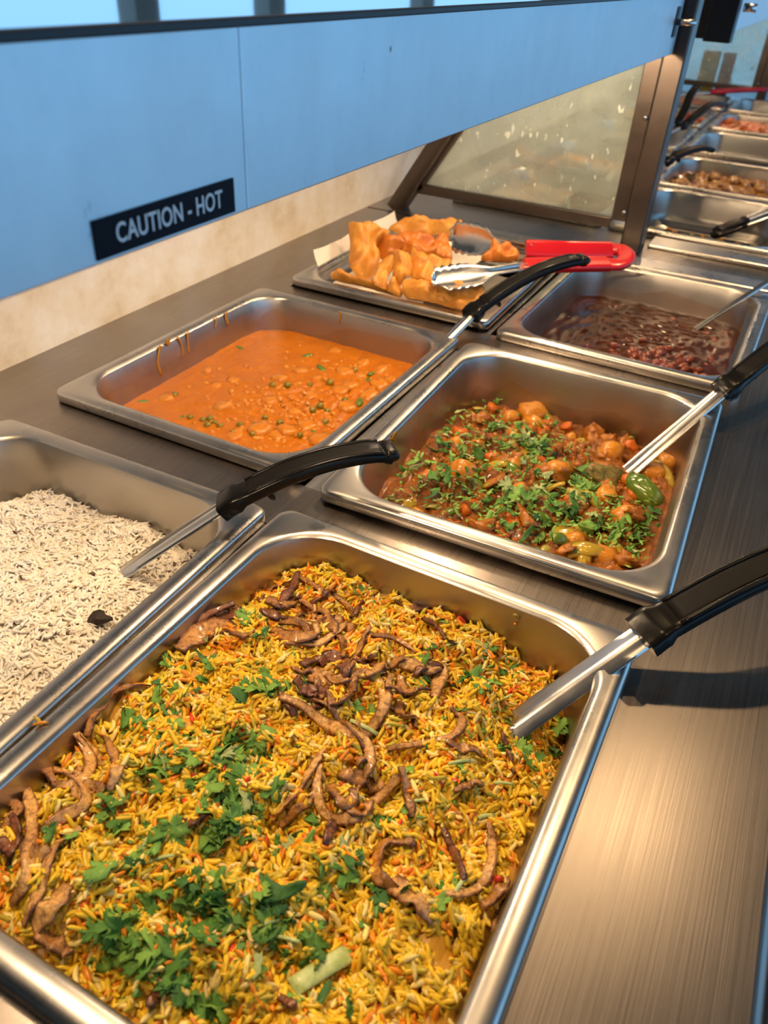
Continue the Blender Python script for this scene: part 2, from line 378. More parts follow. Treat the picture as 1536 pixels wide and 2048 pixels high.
# ================================================================== pans
PW, PL = .262, .325
def ring(hw, hl, r, n=9, ns=4):
    pts = []
    C = [(hw - r, hl - r, 0), (-(hw - r), hl - r, 1), (-(hw - r), -(hl - r), 2), (hw - r, -(hl - r), 3)]
    for k, (cx, cy, q) in enumerate(C):
        for i in range(n + 1):
            a = math.pi / 2 * (q + i / n); pts.append((cx + r * math.cos(a), cy + r * math.sin(a)))
        nx, ny, nq = C[(k + 1) % 4]; p0 = pts[-1]; a = math.pi / 2 * nq + (0 if k < 3 else 0)
        p1 = (nx + r * math.cos(a), ny + r * math.sin(a))
        for s in range(1, ns): f = s / ns; pts.append((p0[0] + (p1[0] - p0[0]) * f, p0[1] + (p1[1] - p0[1]) * f))
    return pts
def loft(rings, cap=False):
    V = []; F = []; m = len(rings[0][0])
    for pts, z in rings: V += [(x, y, z) for x, y in pts]
    for i in range(len(rings) - 1):
        for j in range(m): k = (j + 1) % m; F.append((i * m + j, (i + 1) * m + j, (i + 1) * m + k, i * m + k))
    if cap: F.append(tuple(range((len(rings) - 1) * m, len(rings) * m)))
    return V, F
FL = .0145                         # flange width
def pan_inner(depth, z):           # half extents and corner radius of the basin at local height z (<=0)
    s = max(0, min(1, -z / depth)); return PW / 2 - FL - .001 - .008 * s, PL / 2 - FL - .001 - .008 * s, .042 - .006 * s
_pan_cache = {}
def pan_meshes(depth):
    if depth in _pan_cache: return _pan_cache[depth]
    hw, hl = PW / 2, PL / 2; iw, il = hw - FL, hl - FL
    R = [(ring(hw - .0012, hl - .0012, .009), -.0101 + depth), (ring(hw, hl, .010), -.0094 + depth), (ring(hw, hl, .010), -.0030 + depth), (ring(hw - .0006, hl - .0006, .0105), -.0014 + depth),
         (ring(hw - .0020, hl - .0020, .012), -.0003 + depth), (ring(hw - .0042, hl - .0042, .015), .0004 + depth), (ring(hw - .0075, hl - .0075, .022), .0005 + depth), (ring(iw + .0035, il + .0035, .042), .0001 + depth),
         (ring(iw + .0014, il + .0014, .0425), -.0007 + depth), (ring(iw, il, .0425), -.0025 + depth)]
    rim = mesh_py('rim_flange', *loft(R)); 
    B = [(ring(iw, il, .0425), -.0025 + depth), (ring(iw - .0010, il - .0010, .042), -.0060 + depth)]
    for s in (.2, .4, .6, .8): a, b, r = pan_inner(depth, -depth * s); B.append((ring(a, b, r), depth * (1 - s)))
    a, b, r = pan_inner(depth, -depth)
    for k, z in ((.000, .012), (.0035, .005), (.009, .0012), (.016, 0)): B.append((ring(a - k, b - k, r - k * .2), z))
    bas = mesh_py('basin', *loft(B, True))
    for me, m in ((rim, STEEL_RIM), (bas, STEEL_PAN)): me.materials.append(m)
    _pan_cache[depth] = rim, bas; return rim, bas
class Pan: pass
def make_pan(x, y, deg, depth, label, group='hotel pans', z=0.0, tilt=(0, 0), cat='pan', name='hotel_pan'):
    t = thing(name, label, cat, (x, y, z - depth), math.radians(deg), group); t.rotation_euler = (tilt[0], tilt[1], math.radians(deg))
    rim, bas = pan_meshes(depth); obj('rim_flange', rim, None, t); obj('basin', bas, None, t)
    p = Pan(); p.root, p.x, p.y, p.a, p.depth, p.z = t, x, y, math.radians(deg), depth, z
    p.c, p.s = math.cos(p.a), math.sin(p.a)
    p.w2l = lambda X, Y: ((X - x) * p.c + (Y - y) * p.s, -(X - x) * p.s + (Y - y) * p.c)
    p.l2w = lambda u, v: (x + u * p.c - v * p.s, y + u * p.s + v * p.c)
    return p
P_BIR = make_pan(.0575, -.1665, -.9, .10, 'steel pan full of yellow vegetable rice topped with fried onions')
P_RIC = make_pan(-.2080, -.1740, .7, .10, 'steel pan full of plain white rice beside the backsplash')
P_VEG = make_pan(.0662, .1905, 1.3, .10, 'steel pan of mixed vegetable curry strewn with chopped coriander', z=.003)
P_ORA = make_pan(-.2121, .1997, -.4, .065, 'steel pan of creamy orange curry with sauce runs on its wall', z=.001)
P_BEA = make_pan(.0775, .5600, -1.0, .065, 'steel pan of dark red bean curry')
P_SAM = make_pan(-.2010, .5720, .3, .030, 'shallow steel tray holding the fried pastries', z=.002)

def pan_film(p, z0, z1, m, seed, label=None):   # stained ring on the basin wall above the food
    nz = Noise2(seed, .035); R = []; V = []; F = []
    rings = []
    for s in np.linspace(0, 1, 5):
        z = z0 + (z1 - z0) * s; a, b, r = pan_inner(p.depth, z); pts = ring(a - .0006, b - .0006, r)
        rings.append((pts, z))
    V, F = loft(rings); m_ = len(rings[0][0])
    for j in range(m_):
        x, y, _ = V[j]; k = float(np.clip(1 + .45 * nz(x, y), .15, 1.6))
        for i in range(5):
            vx = V[i * m_ + j]; V[i * m_ + j] = (vx[0], vx[1], z0 + (vx[2] - z0) * k + p.depth)
    V = [(a, b, c + (0 if i >= 5 * m_ else 0)) for i, (a, b, c) in enumerate(V)]
    obj('sauce_film', mesh_py('sauce_film', V, F), m, p.root)
def pan_drip(p, pix, side, width, m=DRIP):       # sauce run down the wall: pixels traced on the wall plane
    pts = []
    for (u, v) in pix:
        # wall planes in world space
        if side == 'L': q = (-(PW / 2 - FL - .001), 0); n = (p.c, p.s, 0)
        if side == 'F': q = (0, PL / 2 - FL - .001); n = (p.s, -p.c, 0)
        X, Y = p.l2w(*q); P = onplane(u, v, (X, Y, 0), n)
        z = min(P[2], .0004); k = .008 * max(0, -z) / p.depth
        uu, vv = p.w2l(P[0], P[1])
        if side == 'L': uu = -(PW / 2 - FL - .0012) + k + .0002
        else: vv = PL / 2 - FL - .0012 - k - .0002
        pts.append((uu, vv, z - p.z + p.depth))
    C = catmull(pts, 8); up = (1, 0, 0) if side == 'L' else (0, -1, 0)
    Wd = [width * f for f in (.9, 1, .8, .65, .55, .6, .8, .5)]
    obj('sauce_drip', mesh_py('sauce_drip', *sweep(C, Wd, .0006, up=up, r=.9)), m, p.root)

# ------------------------------------------------------------------ food beds
def food_bed(name, p, h, m, rings=46, n=9, ns=10, extra=.0012, cols=None, zoff=0):
    V = []; F = []
    zmean = float(h(p.x, p.y)) - p.z; a, b, r = pan_inner(p.depth, zmean); out = np.array(ring(a + extra, b + extra, r, n, ns)); k = len(out)
    S = np.linspace(1, .02, rings)
    for s in S:
        X, Y = p.l2w(out[:, 0] * s, out[:, 1] * s); Z = h(X, Y) + zoff
        V.append(np.stack([X, Y, Z], -1))
    V = np.concatenate(V)
    F = [(i * k + j, i * k + (j + 1) % k, (i + 1) * k + (j + 1) % k, (i + 1) * k + j) for i in range(rings - 1) for j in range(k)]
    i0 = (rings - 1) * k; c = len(V); V = np.vstack([V, [[p.x, p.y, float(h(p.x, p.y)) + zoff]]])
    quads = np.array(F)
    me = mesh_py(name, V, [tuple(f) for f in quads] + [(i0 + j, i0 + (j + 1) % k, c) for j in range(k)])
    if cols is not None:
        at_ = me.color_attributes.new('Col', 'FLOAT_COLOR', 'POINT'); cc = np.ones((len(V), 4), np.float32); cc[:, :3] = cols; at_.data.foreach_set('color', cc.ravel())
    return me
def grain_template(L, R, bend, seg=6, sides=6):
    V = []; F = []
    ts = np.linspace(-1, 1, seg)
    for t in ts:
        rr = R * (max(0, 1 - abs(t) ** 3.2)) ** .5 * .92 + R * .10; cz = -bend * t * t
        for j in range(sides): a = 2 * math.pi * j / sides; V.append((t * L / 2, rr * math.cos(a), rr * math.sin(a) * .85 + cz))
    for i in range(seg - 1):
        for j in range(sides): k = (j + 1) % sides; F += [(i * sides + j, i * sides + k, (i + 1) * sides + k), (i * sides + j, (i + 1) * sides + k, (i + 1) * sides + j)]
    for j in range(1, sides - 1): F += [(0, j + 1, j), ((seg - 1) * sides, (seg - 1) * sides + j, (seg - 1) * sides + j + 1)]
    return np.array(V), np.array(F)
def rice_grains(p, h, count, L, R, colfn, tilt, lift, rng, keep=None):
    TV, TF = [], None
    temps = [grain_template(L * a, R * b, L * c) for a, b, c in ((1, 1, .03), (1.12, .95, .10), (.88, 1.05, .0), (.8, 1.1, .14), (1.05, .9, .05))]
    zmean = float(h(p.x, p.y)) - p.z; a, b, r = pan_inner(p.depth, zmean); a -= .0035; b -= .0035
    u = rng.uniform(-a, a, count * 2); v = rng.uniform(-b, b, count * 2)
    dx = np.maximum(np.abs(u) - (a - r), 0); dy = np.maximum(np.abs(v) - (b - r), 0); ok = dx * dx + dy * dy < r * r
    if keep is not None: ok &= keep(u, v)
    u, v = u[ok][:count], v[ok][:count]; n = len(u)
    X, Y = p.l2w(u, v); e = .004
    hx = (h(X + e, Y) - h(X - e, Y)) / (2 * e); hy = (h(X, Y + e) - h(X, Y - e)) / (2 * e)
    Z = h(X, Y) + rng.uniform(-.3, 1, n) * lift
    yaw = rng.uniform(0, 2 * np.pi, n); pit = rng.normal(0, tilt, n); rol = rng.uniform(0, 2 * np.pi, n)
    tx = np.stack([np.cos(yaw), np.sin(yaw), np.cos(yaw) * hx + np.sin(yaw) * hy + np.tan(np.clip(pit, -1.2, 1.2))], -1); tx /= np.linalg.norm(tx, axis=1)[:, None]
    up = np.stack([-hx, -hy, np.ones(n)], -1); sy = np.cross(up, tx); sy /= np.linalg.norm(sy, axis=1)[:, None]; sz = np.cross(tx, sy)
    c_, s_ = np.cos(rol)[:, None], np.sin(rol)[:, None]; sy, sz = c_ * sy + s_ * sz, c_ * sz - s_ * sy
    which = rng.integers(0, len(temps), n); sc = rng.uniform(.82, 1.15, n); Vs, Fs, Cs = [], [], []; off = 0
    col = colfn(X, Y, rng)
    for k, (tv, tf) in enumerate(temps):
        I = np.where(which == k)[0]
        if not len(I): continue
        q = tv[None] * sc[I][:, None, None]
        P = np.stack([X[I], Y[I], Z[I]], -1)[:, None] + q[..., :1] * tx[I][:, None] + q[..., 1:2] * sy[I][:, None] + q[..., 2:] * sz[I][:, None]
        Vs.append(P.reshape(-1, 3)); Fs.append((tf[None] + (off + np.arange(len(I)) * len(tv))[:, None, None]).reshape(-1, 3))
        Cs.append(np.repeat(col[I], len(tv), 0)); off += len(I) * len(tv)
    return np.concatenate(Vs), np.concatenate(Fs), np.concatenate(Cs)
def sstep(a, b, x): t = np.clip((x - a) / (b - a), 0, 1); return t * t * (3 - 2 * t)

# height fields (world coordinates)
n1, n2, n3 = Noise2(1, .055), Noise2(2, .022), Noise2(3, .009)
def h_bir(X, Y):
    u, v = P_BIR.w2l(np.asarray(X, float), np.asarray(Y, float))
    z = -.0105 - .018 * sstep(.03, .150, v) - .010 * sstep(.0, .12, u) * sstep(-.10, .15, v) - .008 * sstep(.07, .12, -u) - .006 * sstep(.08, .12, u)
    z = z - .026 * np.exp(-(((u - .112) / .034) ** 2 + ((v - .105) / .05) ** 2)) - .012 * sstep(.11, .15, -v)
    return z + .0026 * n1(X, Y) + .0024 * n2(X, Y) + .0010 * n3(X, Y)
m1, m2, m3 = Noise2(4, .07), Noise2(5, .024), Noise2(6, .008)
def h_ric(X, Y):
    u, v = P_RIC.w2l(np.asarray(X, float), np.asarray(Y, float))
    z = -.030 - .018 * sstep(.03, .145, v) - .006 * sstep(.06, .12, np.abs(u)) - .012 * np.exp(-(((u - .085) / .03) ** 2 + ((v - .10) / .04) ** 2))
    return z + .0028 * m1(X, Y) + .0014 * m2(X, Y) + .0006 * m3(X, Y)
o1, o2 = Noise2(7, .03), Noise2(8, .011)
def h_ora(X, Y):
    u, v = P_ORA.w2l(np.asarray(X, float), np.asarray(Y, float)); k = sstep(-.04, .06, u) * sstep(.12, -.02, np.abs(v))
    return -.0365 + .0007 * o1(X, Y) * (.4 + k) + (.0006 + .0016 * k) * np.maximum(o2(X, Y), 0)
v1, v2, v3 = Noise2(9, .045), Noise2(10, .017), Noise2(12, .007)
def h_veg(X, Y):
    u, v = P_VEG.w2l(np.asarray(X, float), np.asarray(Y, float))
    z = -.034 - .018 * sstep(.0, .14, v) - .010 * sstep(.05, .115, u) * sstep(-.05, .12, v) - .004 * sstep(.08, .115, -u)
    return z + .0022 * v1(X, Y) + .0022 * v2(X, Y) + .0009 * v3(X, Y)
b1, b2 = Noise2(13, .04), Noise2(14, .012)
def h_bea(X, Y):
    u, v = P_BEA.w2l(np.asarray(X, float), np.asarray(Y, float)); k = np.exp(-(((u - .03) / .06) ** 2 + ((v + .07) / .06) ** 2))
    return -.042 + .0006 * b1(X, Y) + .0007 * b2(X, Y) + .010 * k

def bir_cols(X, Y, rng):
    f = .5 + .5 * np.clip(n1(X * 1.3 + .3, Y * 1.3) * .6 + n2(Y, X) * .5, -1, 1); u, v = P_BIR.w2l(X, Y); f = f + .45 * sstep(.0, .13, v)
    r_ = rng.random(len(X)); Y0 = np.array([.70, .46, .025]); PA = np.array([.76, .60, .20]); OR = np.array([.66, .22, .010]); GR = np.array([.46, .37, .035]); RD = np.array([.62, .05, .015])
    c = np.where((r_ < .16)[:, None], PA, Y0); c = np.where((r_ > .93 - .42 * np.clip(f - .45, 0, .9))[:, None], OR, c); c = np.where(((r_ > .16) & (r_ < .25))[:, None], GR, c); c = np.where((r_ > .992)[:, None], RD, c)
    return c * rng.uniform(.95, 1.28, (len(X), 1))
def ric_cols(X, Y, rng):
    r_ = rng.random(len(X)); c = np.where((r_ < .25)[:, None], np.array([.86, .77, .64]), np.array([.84, .80, .73])); c = np.where((r_ > .995)[:, None], np.array([.10, .05, .03]), c)
    return c * rng.uniform(.9, 1.05, (len(X), 1))
def rice_object(name, p, h, count, L, R, colfn, tilt, lift, m, label, cat, bedcol, seed):
    V, F, C = rice_grains(p, h, count, L, R, colfn, tilt, lift, np.random.default_rng(seed))
    o = obj(name, mesh_np(name, V, F, True, C), m); tag(o, label, cat, kind='stuff')
    bed = obj('packed_rice', food_bed('packed_rice', p, h, None, cols=bedcol, zoff=-.001), m, o); bed['kind'] = 'stuff'
    return o
rice_object('yellow_rice', P_BIR, h_bir, 16000, .0096, .00130, bir_cols, .40, .0030, BIRYANI_MAT, 'oily yellow and orange vegetable rice heaped in the pan', 'rice', (.52, .26, .02), 21)
rice_object('white_rice', P_RIC, h_ric, 15000, .0084, .00105, ric_cols, .30, .0022, RICE_MAT, 'plain white long grain rice with cumin heaped in the pan', 'rice', (.70, .63, .52), 22)
tag(obj('orange_curry_sauce', food_bed('orange_curry_sauce', P_ORA, h_ora, None, 70, 9, 16), SAUCE_ORANGE), 'creamy orange curry sauce filling the pan near the backsplash', 'curry sauce', kind='stuff')
tag(obj('vegetable_curry_sauce', food_bed('vegetable_curry_sauce', P_VEG, h_veg, None, 70, 9, 16), SAUCE_VEG), 'thick reddish brown sauce between the curry vegetables', 'curry sauce', kind='stuff')
tag(obj('bean_curry_sauce', food_bed('bean_curry_sauce', P_BEA, h_bea, None, 70, 9, 16), SAUCE_BEAN), 'glossy dark brown sauce of the bean curry', 'curry sauce', kind='stuff')
pan_film(P_ORA, -.037, -.020, FILM, 31); pan_film(P_VEG, -.056, -.036, FILM, 32); pan_film(P_BEA, -.043, -.027, FILM, 34)
for pix, wd in (([(320, 680), (318, 700), (312, 725), (318, 750)], .0022), ([(352, 663), (358, 680), (362, 700), (360, 712)], .0016), ([(375, 655), (374, 672), (373, 690), (374, 704)], .0020),
                ([(452, 612), (453, 622), (450, 634), (455, 650)], .0026), ([(330, 665), (338, 672), (336, 680), (334, 690)], .0040), ([(430, 622), (432, 634), (430, 648), (428, 655)], .0015)):
    pan_drip(P_ORA, pix, 'L', wd)
for pix, wd in (([(680, 608), (680, 618), (681, 630), (680, 645)], .0018),): pan_drip(P_ORA, pix, 'F', wd)
pan_drip(P_VEG, [(795, 826), (788, 845), (786, 860), (788, 880)], 'L', .0030); pan_drip(P_VEG, [(783, 850), (781, 868), (785, 878), (790, 884)], 'L', .0012)
pan_drip(P_VEG, [(1106, 718), (1105, 724), (1105, 730), (1105, 738)], 'F', .0010)

# ------------------------------------------------------------------ onions
def ribbon(pts, width, thick, n, rng, lift, tone):
    C = catmull(pts, n); k = np.linspace(0, 1, n)
    C[:, 2] += lift * (.35 + .65 * np.abs(np.sin(k * math.pi * rng.uniform(1, 2.2) + rng.uniform(0, 2)))) + thick
    W = width * (.45 + .55 * np.sin(np.clip(k, .05, .95) * math.pi) ** .6) * (1 + .15 * np.sin(k * 17 + rng.uniform(0, 6))) / 2
    tw = rng.uniform(-.5, .5) + rng.uniform(-.8, .8) * k + .25 * np.sin(k * 9 + rng.uniform(0, 6))
    sect = np.array([(1, .35), (.55, .85), (0, .55), (-.55, .85), (-1, .35), (-1, -.35), (-.5, -.75), (0, -.95), (.5, -.75), (1, -.35)])
    H = [thick * (1 + .25 * math.sin(x * 23 + 1)) for x in k]
    V_, F_ = sweep(C, W, H, sect=sect, twist=tw); V_ = np.array(V_); V_ += rng.normal(0, .00022, V_.shape)
    me = mesh_py('fried_onion', V_, F_)
    base = ONION_COL[tone]; nv = len(me.vertices); cc = np.ones((nv, 4), np.float32); edge = np.abs(np.tile(sect[:, 0], n)); along = np.repeat(k, len(sect))
    dark = np.clip(.85 * edge ** 3 + .35 * (np.abs(along - .5) * 2) ** 4 + .35 * np.sin(along * rng.uniform(6, 14) + rng.uniform(0, 6)) * rng.uniform(.3, 1) + rng.normal(0, .10, nv), 0, 1)[:, None]
    cc[:, :3] = base[0] * (1 - dark) + base[1] * dark
    at_ = me.color_attributes.new('Col', 'FLOAT_COLOR', 'POINT'); at_.data.foreach_set('color', cc.ravel()); return me
ONION_COL = [(np.array([.72, .42, .14]), np.array([.20, .058, .018])), (np.array([.50, .24, .065]), np.array([.10, .028, .012])), (np.array([.24, .085, .032]), np.array([.045, .014, .010]))]
ONION_MAT = vcol('crisp_fried_onion', .24, .5, .35, bscale=500, bstr=.8)
def _mottle(m):
    N, L, b = nt(m); src = b.inputs['Base Color'].links[0].from_socket; f = noise_tex(m, coords(m), 380, 4, .65)
    mx = N.new('ShaderNodeMix'); mx.data_type = 'RGBA'; mx.blend_type = 'MULTIPLY'; mx.inputs[0].default_value = 1
    L.new(src, mx.inputs[6]); L.new(ramp(m, f, [(.32, (.38, .30, .26)), (.55, (1.0, .98, .95)), (.8, (1.25, 1.2, 1.1))]), mx.inputs[7]); L.new(mx.outputs[2], b.inputs['Base Color'])
_mottle(ONION_MAT)
ONIONS = [  # pixel path, width in mm, material
 ([(560,1410),(600,1425),(640,1450),(690,1475),(730,1500),(738,1540),(718,1580),(705,1618)],6.0,0),
 ([(655,1395),(668,1430),(690,1460),(715,1490),(735,1520)],7.0,1),
 ([(700,1368),(742,1362),(768,1400),(762,1440),(735,1472),(712,1460)],6.5,0),
 ([(640,1545),(634,1600),(652,1640),(700,1648),(750,1618),(790,1575),(806,1545)],5.5,0),
 ([(650,1510),(610,1575),(575,1620),(545,1650)],4.5,0), ([(640,1590),(600,1630),(560,1665)],4.5,1),
 ([(773,1515),(840,1498),(905,1486),(922,1451),(900,1427)],4.5,1),
 ([(883,1805),(938,1796),(974,1755),(981,1700),(974,1660)],5.0,0),
 ([(883,1673),(905,1715),(926,1773)],4.0,2),
 ([(828,1696),(773,1700),(751,1732),(755,1769),(792,1792)],6.5,1), ([(775,1775),(815,1795),(845,1815),(865,1851)],12,0),
 ([(82,1515),(92,1545),(118,1583)],6,1), ([(128,1469),(150,1478),(182,1510),(205,1537),(237,1547),(223,1598)],6.5,0),
 ([(155,1480),(185,1535),(175,1568),(140,1580),(110,1590)],6,0), ([(178,1490),(191,1446),(219,1414),(255,1391),(300,1382)],6,1),
 ([(59,1586),(68,1641),(64,1710),(59,1778),(27,1823)],6.5,0), ([(168,1673),(123,1696),(100,1746),(77,1805),(55,1869)],5.5,0),
 ([(91,1550),(137,1559),(178,1596),(169,1627),(123,1646),(87,1678)],6.5,0), ([(141,1782),(105,1823),(68,1869)],10,0),
 ([(9,1605),(41,1632),(18,1660),(5,1705)],6,1), ([(30,1640),(40,1690),(20,1740)],5,2), ([(215,1490),(232,1530),(228,1570)],5,1),
 ([(596,1160),(580,1195),(555,1225)],6,2), ([(588,1165),(646,1193),(690,1222),(715,1241)],4,1), ([(558,1256),(612,1261),(671,1251)],4.5,1),
 ([(568,1305),(622,1300),(671,1280),(695,1256)],4.5,0), ([(360,1310),(400,1275),(450,1265),(500,1278)],14,1), ([(312,1335),(330,1285),(400,1250),(470,1222)],5,2),
 ([(739,1266),(722,1300),(712,1332)],4,1), ([(800,1335),(845,1345),(878,1345),(868,1405)],10,0), ([(768,1388),(812,1395),(858,1392)],5,1),
 ([(734,1281),(793,1295),(861,1330)],3.5,1), ([(778,1432),(812,1442),(832,1466)],4.5,1), ([(905,1600),(940,1580),(965,1585)],3.5,1),
 ([(520,1230),(560,1240),(610,1230),(640,1245)],10,2), ([(545,1270),(590,1285),(640,1270)],9,1), ([(520,1215),(545,1190),(585,1180)],7,1), ([(600,1215),(640,1232),(660,1255)],8,1),
 ([(640,1340),(665,1325),(690,1345),(680,1372)],9,2), ([(605,1345),(640,1330),(700,1330)],7,2), ([(590,1375),(620,1395),(655,1385)],7,2), ([(700,1335),(740,1340),(770,1360)],6,2),
 ([(720,1555),(745,1580),(770,1575)],9,0), ([(660,1580),(690,1605),(715,1600)],10,1), ([(800,1550),(815,1600),(822,1650)],5,1), ([(560,1400),(575,1420),(590,1445)],5,2),
 ([(890,1500),(930,1510),(962,1522)],5,1), ([(1000,1480),(1015,1520),(1025,1560)],4,2), ([(960,1830),(990,1800),(1015,1775)],6,1), ([(985,1890),(1005,1840),(1030,1800)],7,1),
 ([(370,1660),(395,1650),(412,1640)],9,2), ([(790,1210),(830,1225),(860,1215)],11,2), ([(845,1250),(880,1275),(905,1300)],7,2), ([(650,1700),(662,1675),(668,1655)],5,2),
 ([(80,1880),(120,1900),(150,1920)],8,1), ([(300,2030),(318,2000),(330,1975)],5,2), ([(560,2010),(590,2030)],4,2), ([(420,1230),(455,1245),(485,1235)],8,2), ([(700,1250),(725,1215)],3,2),
]
ON_RNG = np.random.default_rng(77)
_go = random.Random(41)
for cx, cy, sx, sy, n_ in ((660, 1370, 75, 50, 14), (100, 1590, 60, 70, 7), (600, 1235, 70, 35, 8), (700, 1560, 60, 55, 3), (800, 1370, 60, 40, 4), (40, 1700, 25, 70, 3), (420, 1260, 60, 25, 3)):
    for _ in range(n_):
        x, y, a0 = _go.gauss(cx, sx * .6), _go.gauss(cy, sy * .6), _go.uniform(0, 6.28); path = [(x, y)]; cv = _go.uniform(-.9, .9)
        for _k in range(_go.choice([2, 3, 3, 4])): x += 22 * math.cos(a0); y += 17 * math.sin(a0); a0 += cv; path.append((x, y))
        q_ = [P_BIR.w2l(*onsurf(u_, v_, h_bir)[:2]) for u_, v_ in path]
        if max(abs(c_[0]) for c_ in q_) < .104 and max(abs(c_[1]) for c_ in q_) < .134: ONIONS.append((path, _go.choice([4, 5, 6, 8]), _go.choice([0, 1, 1, 2])))
for path, wd, k in ONIONS:
    if len(path) == 2: path = [path[0], ((path[0][0] + path[1][0]) / 2 + 3, (path[0][1] + path[1][1]) / 2 - 3), path[1]]
    pts = np.array([onsurf(u, v, h_bir) for u, v in path])
    L = np.linalg.norm(np.diff(pts, axis=0), axis=1).sum(); n = int(np.clip(L / .0016, 10, 56))
    pts_l = pts - pts[0]
    o = obj('fried_onion', ribbon(pts_l, wd * .00108, .00115 if wd < 9 else .0011, n, ON_RNG, .0052 if wd < 9 else .0030, k), ONION_MAT, loc=pts[0] + np.array([0, 0, .0008]))
    turn = 0.0; dd = np.diff(pts[:, :2], axis=0)
    for e0, e1 in zip(dd[:-1], dd[1:]): turn += abs(math.atan2(e0[0] * e1[1] - e0[1] * e1[0], e0 @ e1))
    form = 'looped' if turn > 2.4 else 'hooked' if turn > 1.1 else 'bent' if turn > .35 else 'straight'
    size = 'long' if L > .055 else 'medium' if L > .03 else 'short'; kind_ = 'broad crisp piece' if wd >= 9 else 'strip'
    where = 'beside the pan wall' if abs(P_BIR.w2l(pts[0][0], pts[0][1])[0]) > .085 else ('beside the coriander' if 250 < path[0][0] < 620 and path[0][1] > 1400 else 'in the onion heap' if path[0][0] < 800 and path[0][1] < 1650 else 'on bare yellow rice')
    desc = '%s %s %s' % (size, form, ('golden', 'brown', 'dark brown')[k]); desc += ' fried onion %s %s' % (kind_, where)
    tag(o, desc, 'onion', 'fried onions on the yellow rice')

# ------------------------------------------------------------------ coriander
def leaf_mesh(seed, kind):
    g = random.Random(seed); pts = []
    if kind in ('leaf', 'chop'):    # fan of toothed lobes; a chopped piece is the same leaf cut by a straight knife line
        n = 33; nl = g.choice([2.3, 2.5, 2.7])
        for i in range(n):
            a = math.radians(-25 + 230 * i / (n - 1)); lobe = abs(math.sin((a + .44) * nl)); r_ = .40 + .60 * lobe ** .6
            r_ *= (1 - .20 * (i % 2)) * g.uniform(.86, 1.10); pts.append((r_ * math.cos(a), r_ * math.sin(a)))
        pts = [(-.05, -.40), (.05, -.40)] + pts
        if kind == 'chop':
            th_ = g.uniform(0, 6.28); nx_, ny_, dd_ = math.cos(th_), math.sin(th_), g.uniform(.0, .25); cut = []
            for (x0, y0), (x1, y1) in zip(pts, pts[1:] + pts[:1]):
                e0, e1 = x0 * nx_ + y0 * ny_ + dd_ - .25, x1 * nx_ + y1 * ny_ + dd_ - .25
                if e0 < 0: cut.append((x0, y0))
                if e0 * e1 < 0: f = e0 / (e0 - e1); cut.append((x0 + (x1 - x0) * f, y0 + (y1 - y0) * f))
            if len(cut) > 8: pts = cut
    else:                           # narrow sliver
        w_ = g.uniform(.18, .30)
        for i in range(7): t = i / 6; pts.append((w_ * math.sin(math.pi * (.12 + .76 * t)) * g.uniform(.85, 1.15), -1 + 2 * t))
        for i in range(7): t = 1 - i / 6; pts.append((-w_ * math.sin(math.pi * (.12 + .76 * t)) * g.uniform(.85, 1.15), -1 + 2 * t))
    P = np.array(pts); n = len(P); cx = P.mean(0)
    k1, k2, tw = g.uniform(-.55, .45), g.uniform(-.5, .5), g.uniform(-.5, .5)
    def zz(x, y): return k1 * x * x + k2 * y * y * .6 + tw * x * y + .22 * abs(x) + .06 * math.sin(8 * x + 6 * y)
    V = []; th = .02
    for s in (1, .55):
        for q in P: x, y = cx + (q - cx) * s; V.append((x, y, zz(x, y) + th))
    V.append((*cx, zz(*cx) + th))
    for s in (1, .55):
        for q in P: x, y = cx + (q - cx) * s; V.append((x, y, zz(x, y) - th))
    V.append((*cx, zz(*cx) - th)); m_ = 2 * n + 1; F = []
    for j in range(n):
        k = (j + 1) % n
        F += [(j, k, n + k, n + j), (n + j, n + k, 2 * n), (m_ + k, m_ + j, m_ + n + j, m_ + n + k), (m_ + n + k, m_ + n + j, m_ + 2 * n), (k, j, m_ + j, m_ + k)]
    return mesh_py('coriander_leaf', V, F)
LEAVES = {}
for mk in range(4):
    for i, kd in enumerate(['leaf', 'leaf', 'chop', 'chop', 'chop', 'sliver']):
        me = leaf_mesh(100 * mk + i, kd); me.materials.append(LEAF_MATS[mk]); LEAVES[(mk, i)] = me
LCOL = ['mid green', 'bright light green', 'dark green', 'pale yellowish green']; LSHP = ['lobed', 'lobed', 'roughly cut', 'roughly cut', 'roughly cut', 'narrow']
def leaf_spot(p, h, u, v, margin=.004):
    q = onsurf(u, v, h); a, b, r = pan_inner(p.depth, q[2] - p.z); lu, lv = p.w2l(q[0], q[1])
    return None if abs(lu) > a - margin or abs(lv) > b - margin else q
def scatter_leaf(nm, p, h, u, v, size, mk, i, g, where, lift=.0022, flat=.45):
    q = leaf_spot(p, h, u, v)
    if q is None: return 0
    o = bpy.data.objects.new(nm, LEAVES[(mk, i)]); COL.objects.link(o)
    o.location = (q[0], q[1], q[2] + lift + g.uniform(0, .002)); o.scale = (size,) * 3
    o.rotation_euler = (g.gauss(0, flat), g.gauss(0, flat), g.uniform(0, 6.283))
    tag(o, '%s %s coriander leaf piece on %s' % (LCOL[mk], LSHP[i], where), 'herb', '%s %s coriander on %s' % (LCOL[mk], LSHP[i], where)); return 1
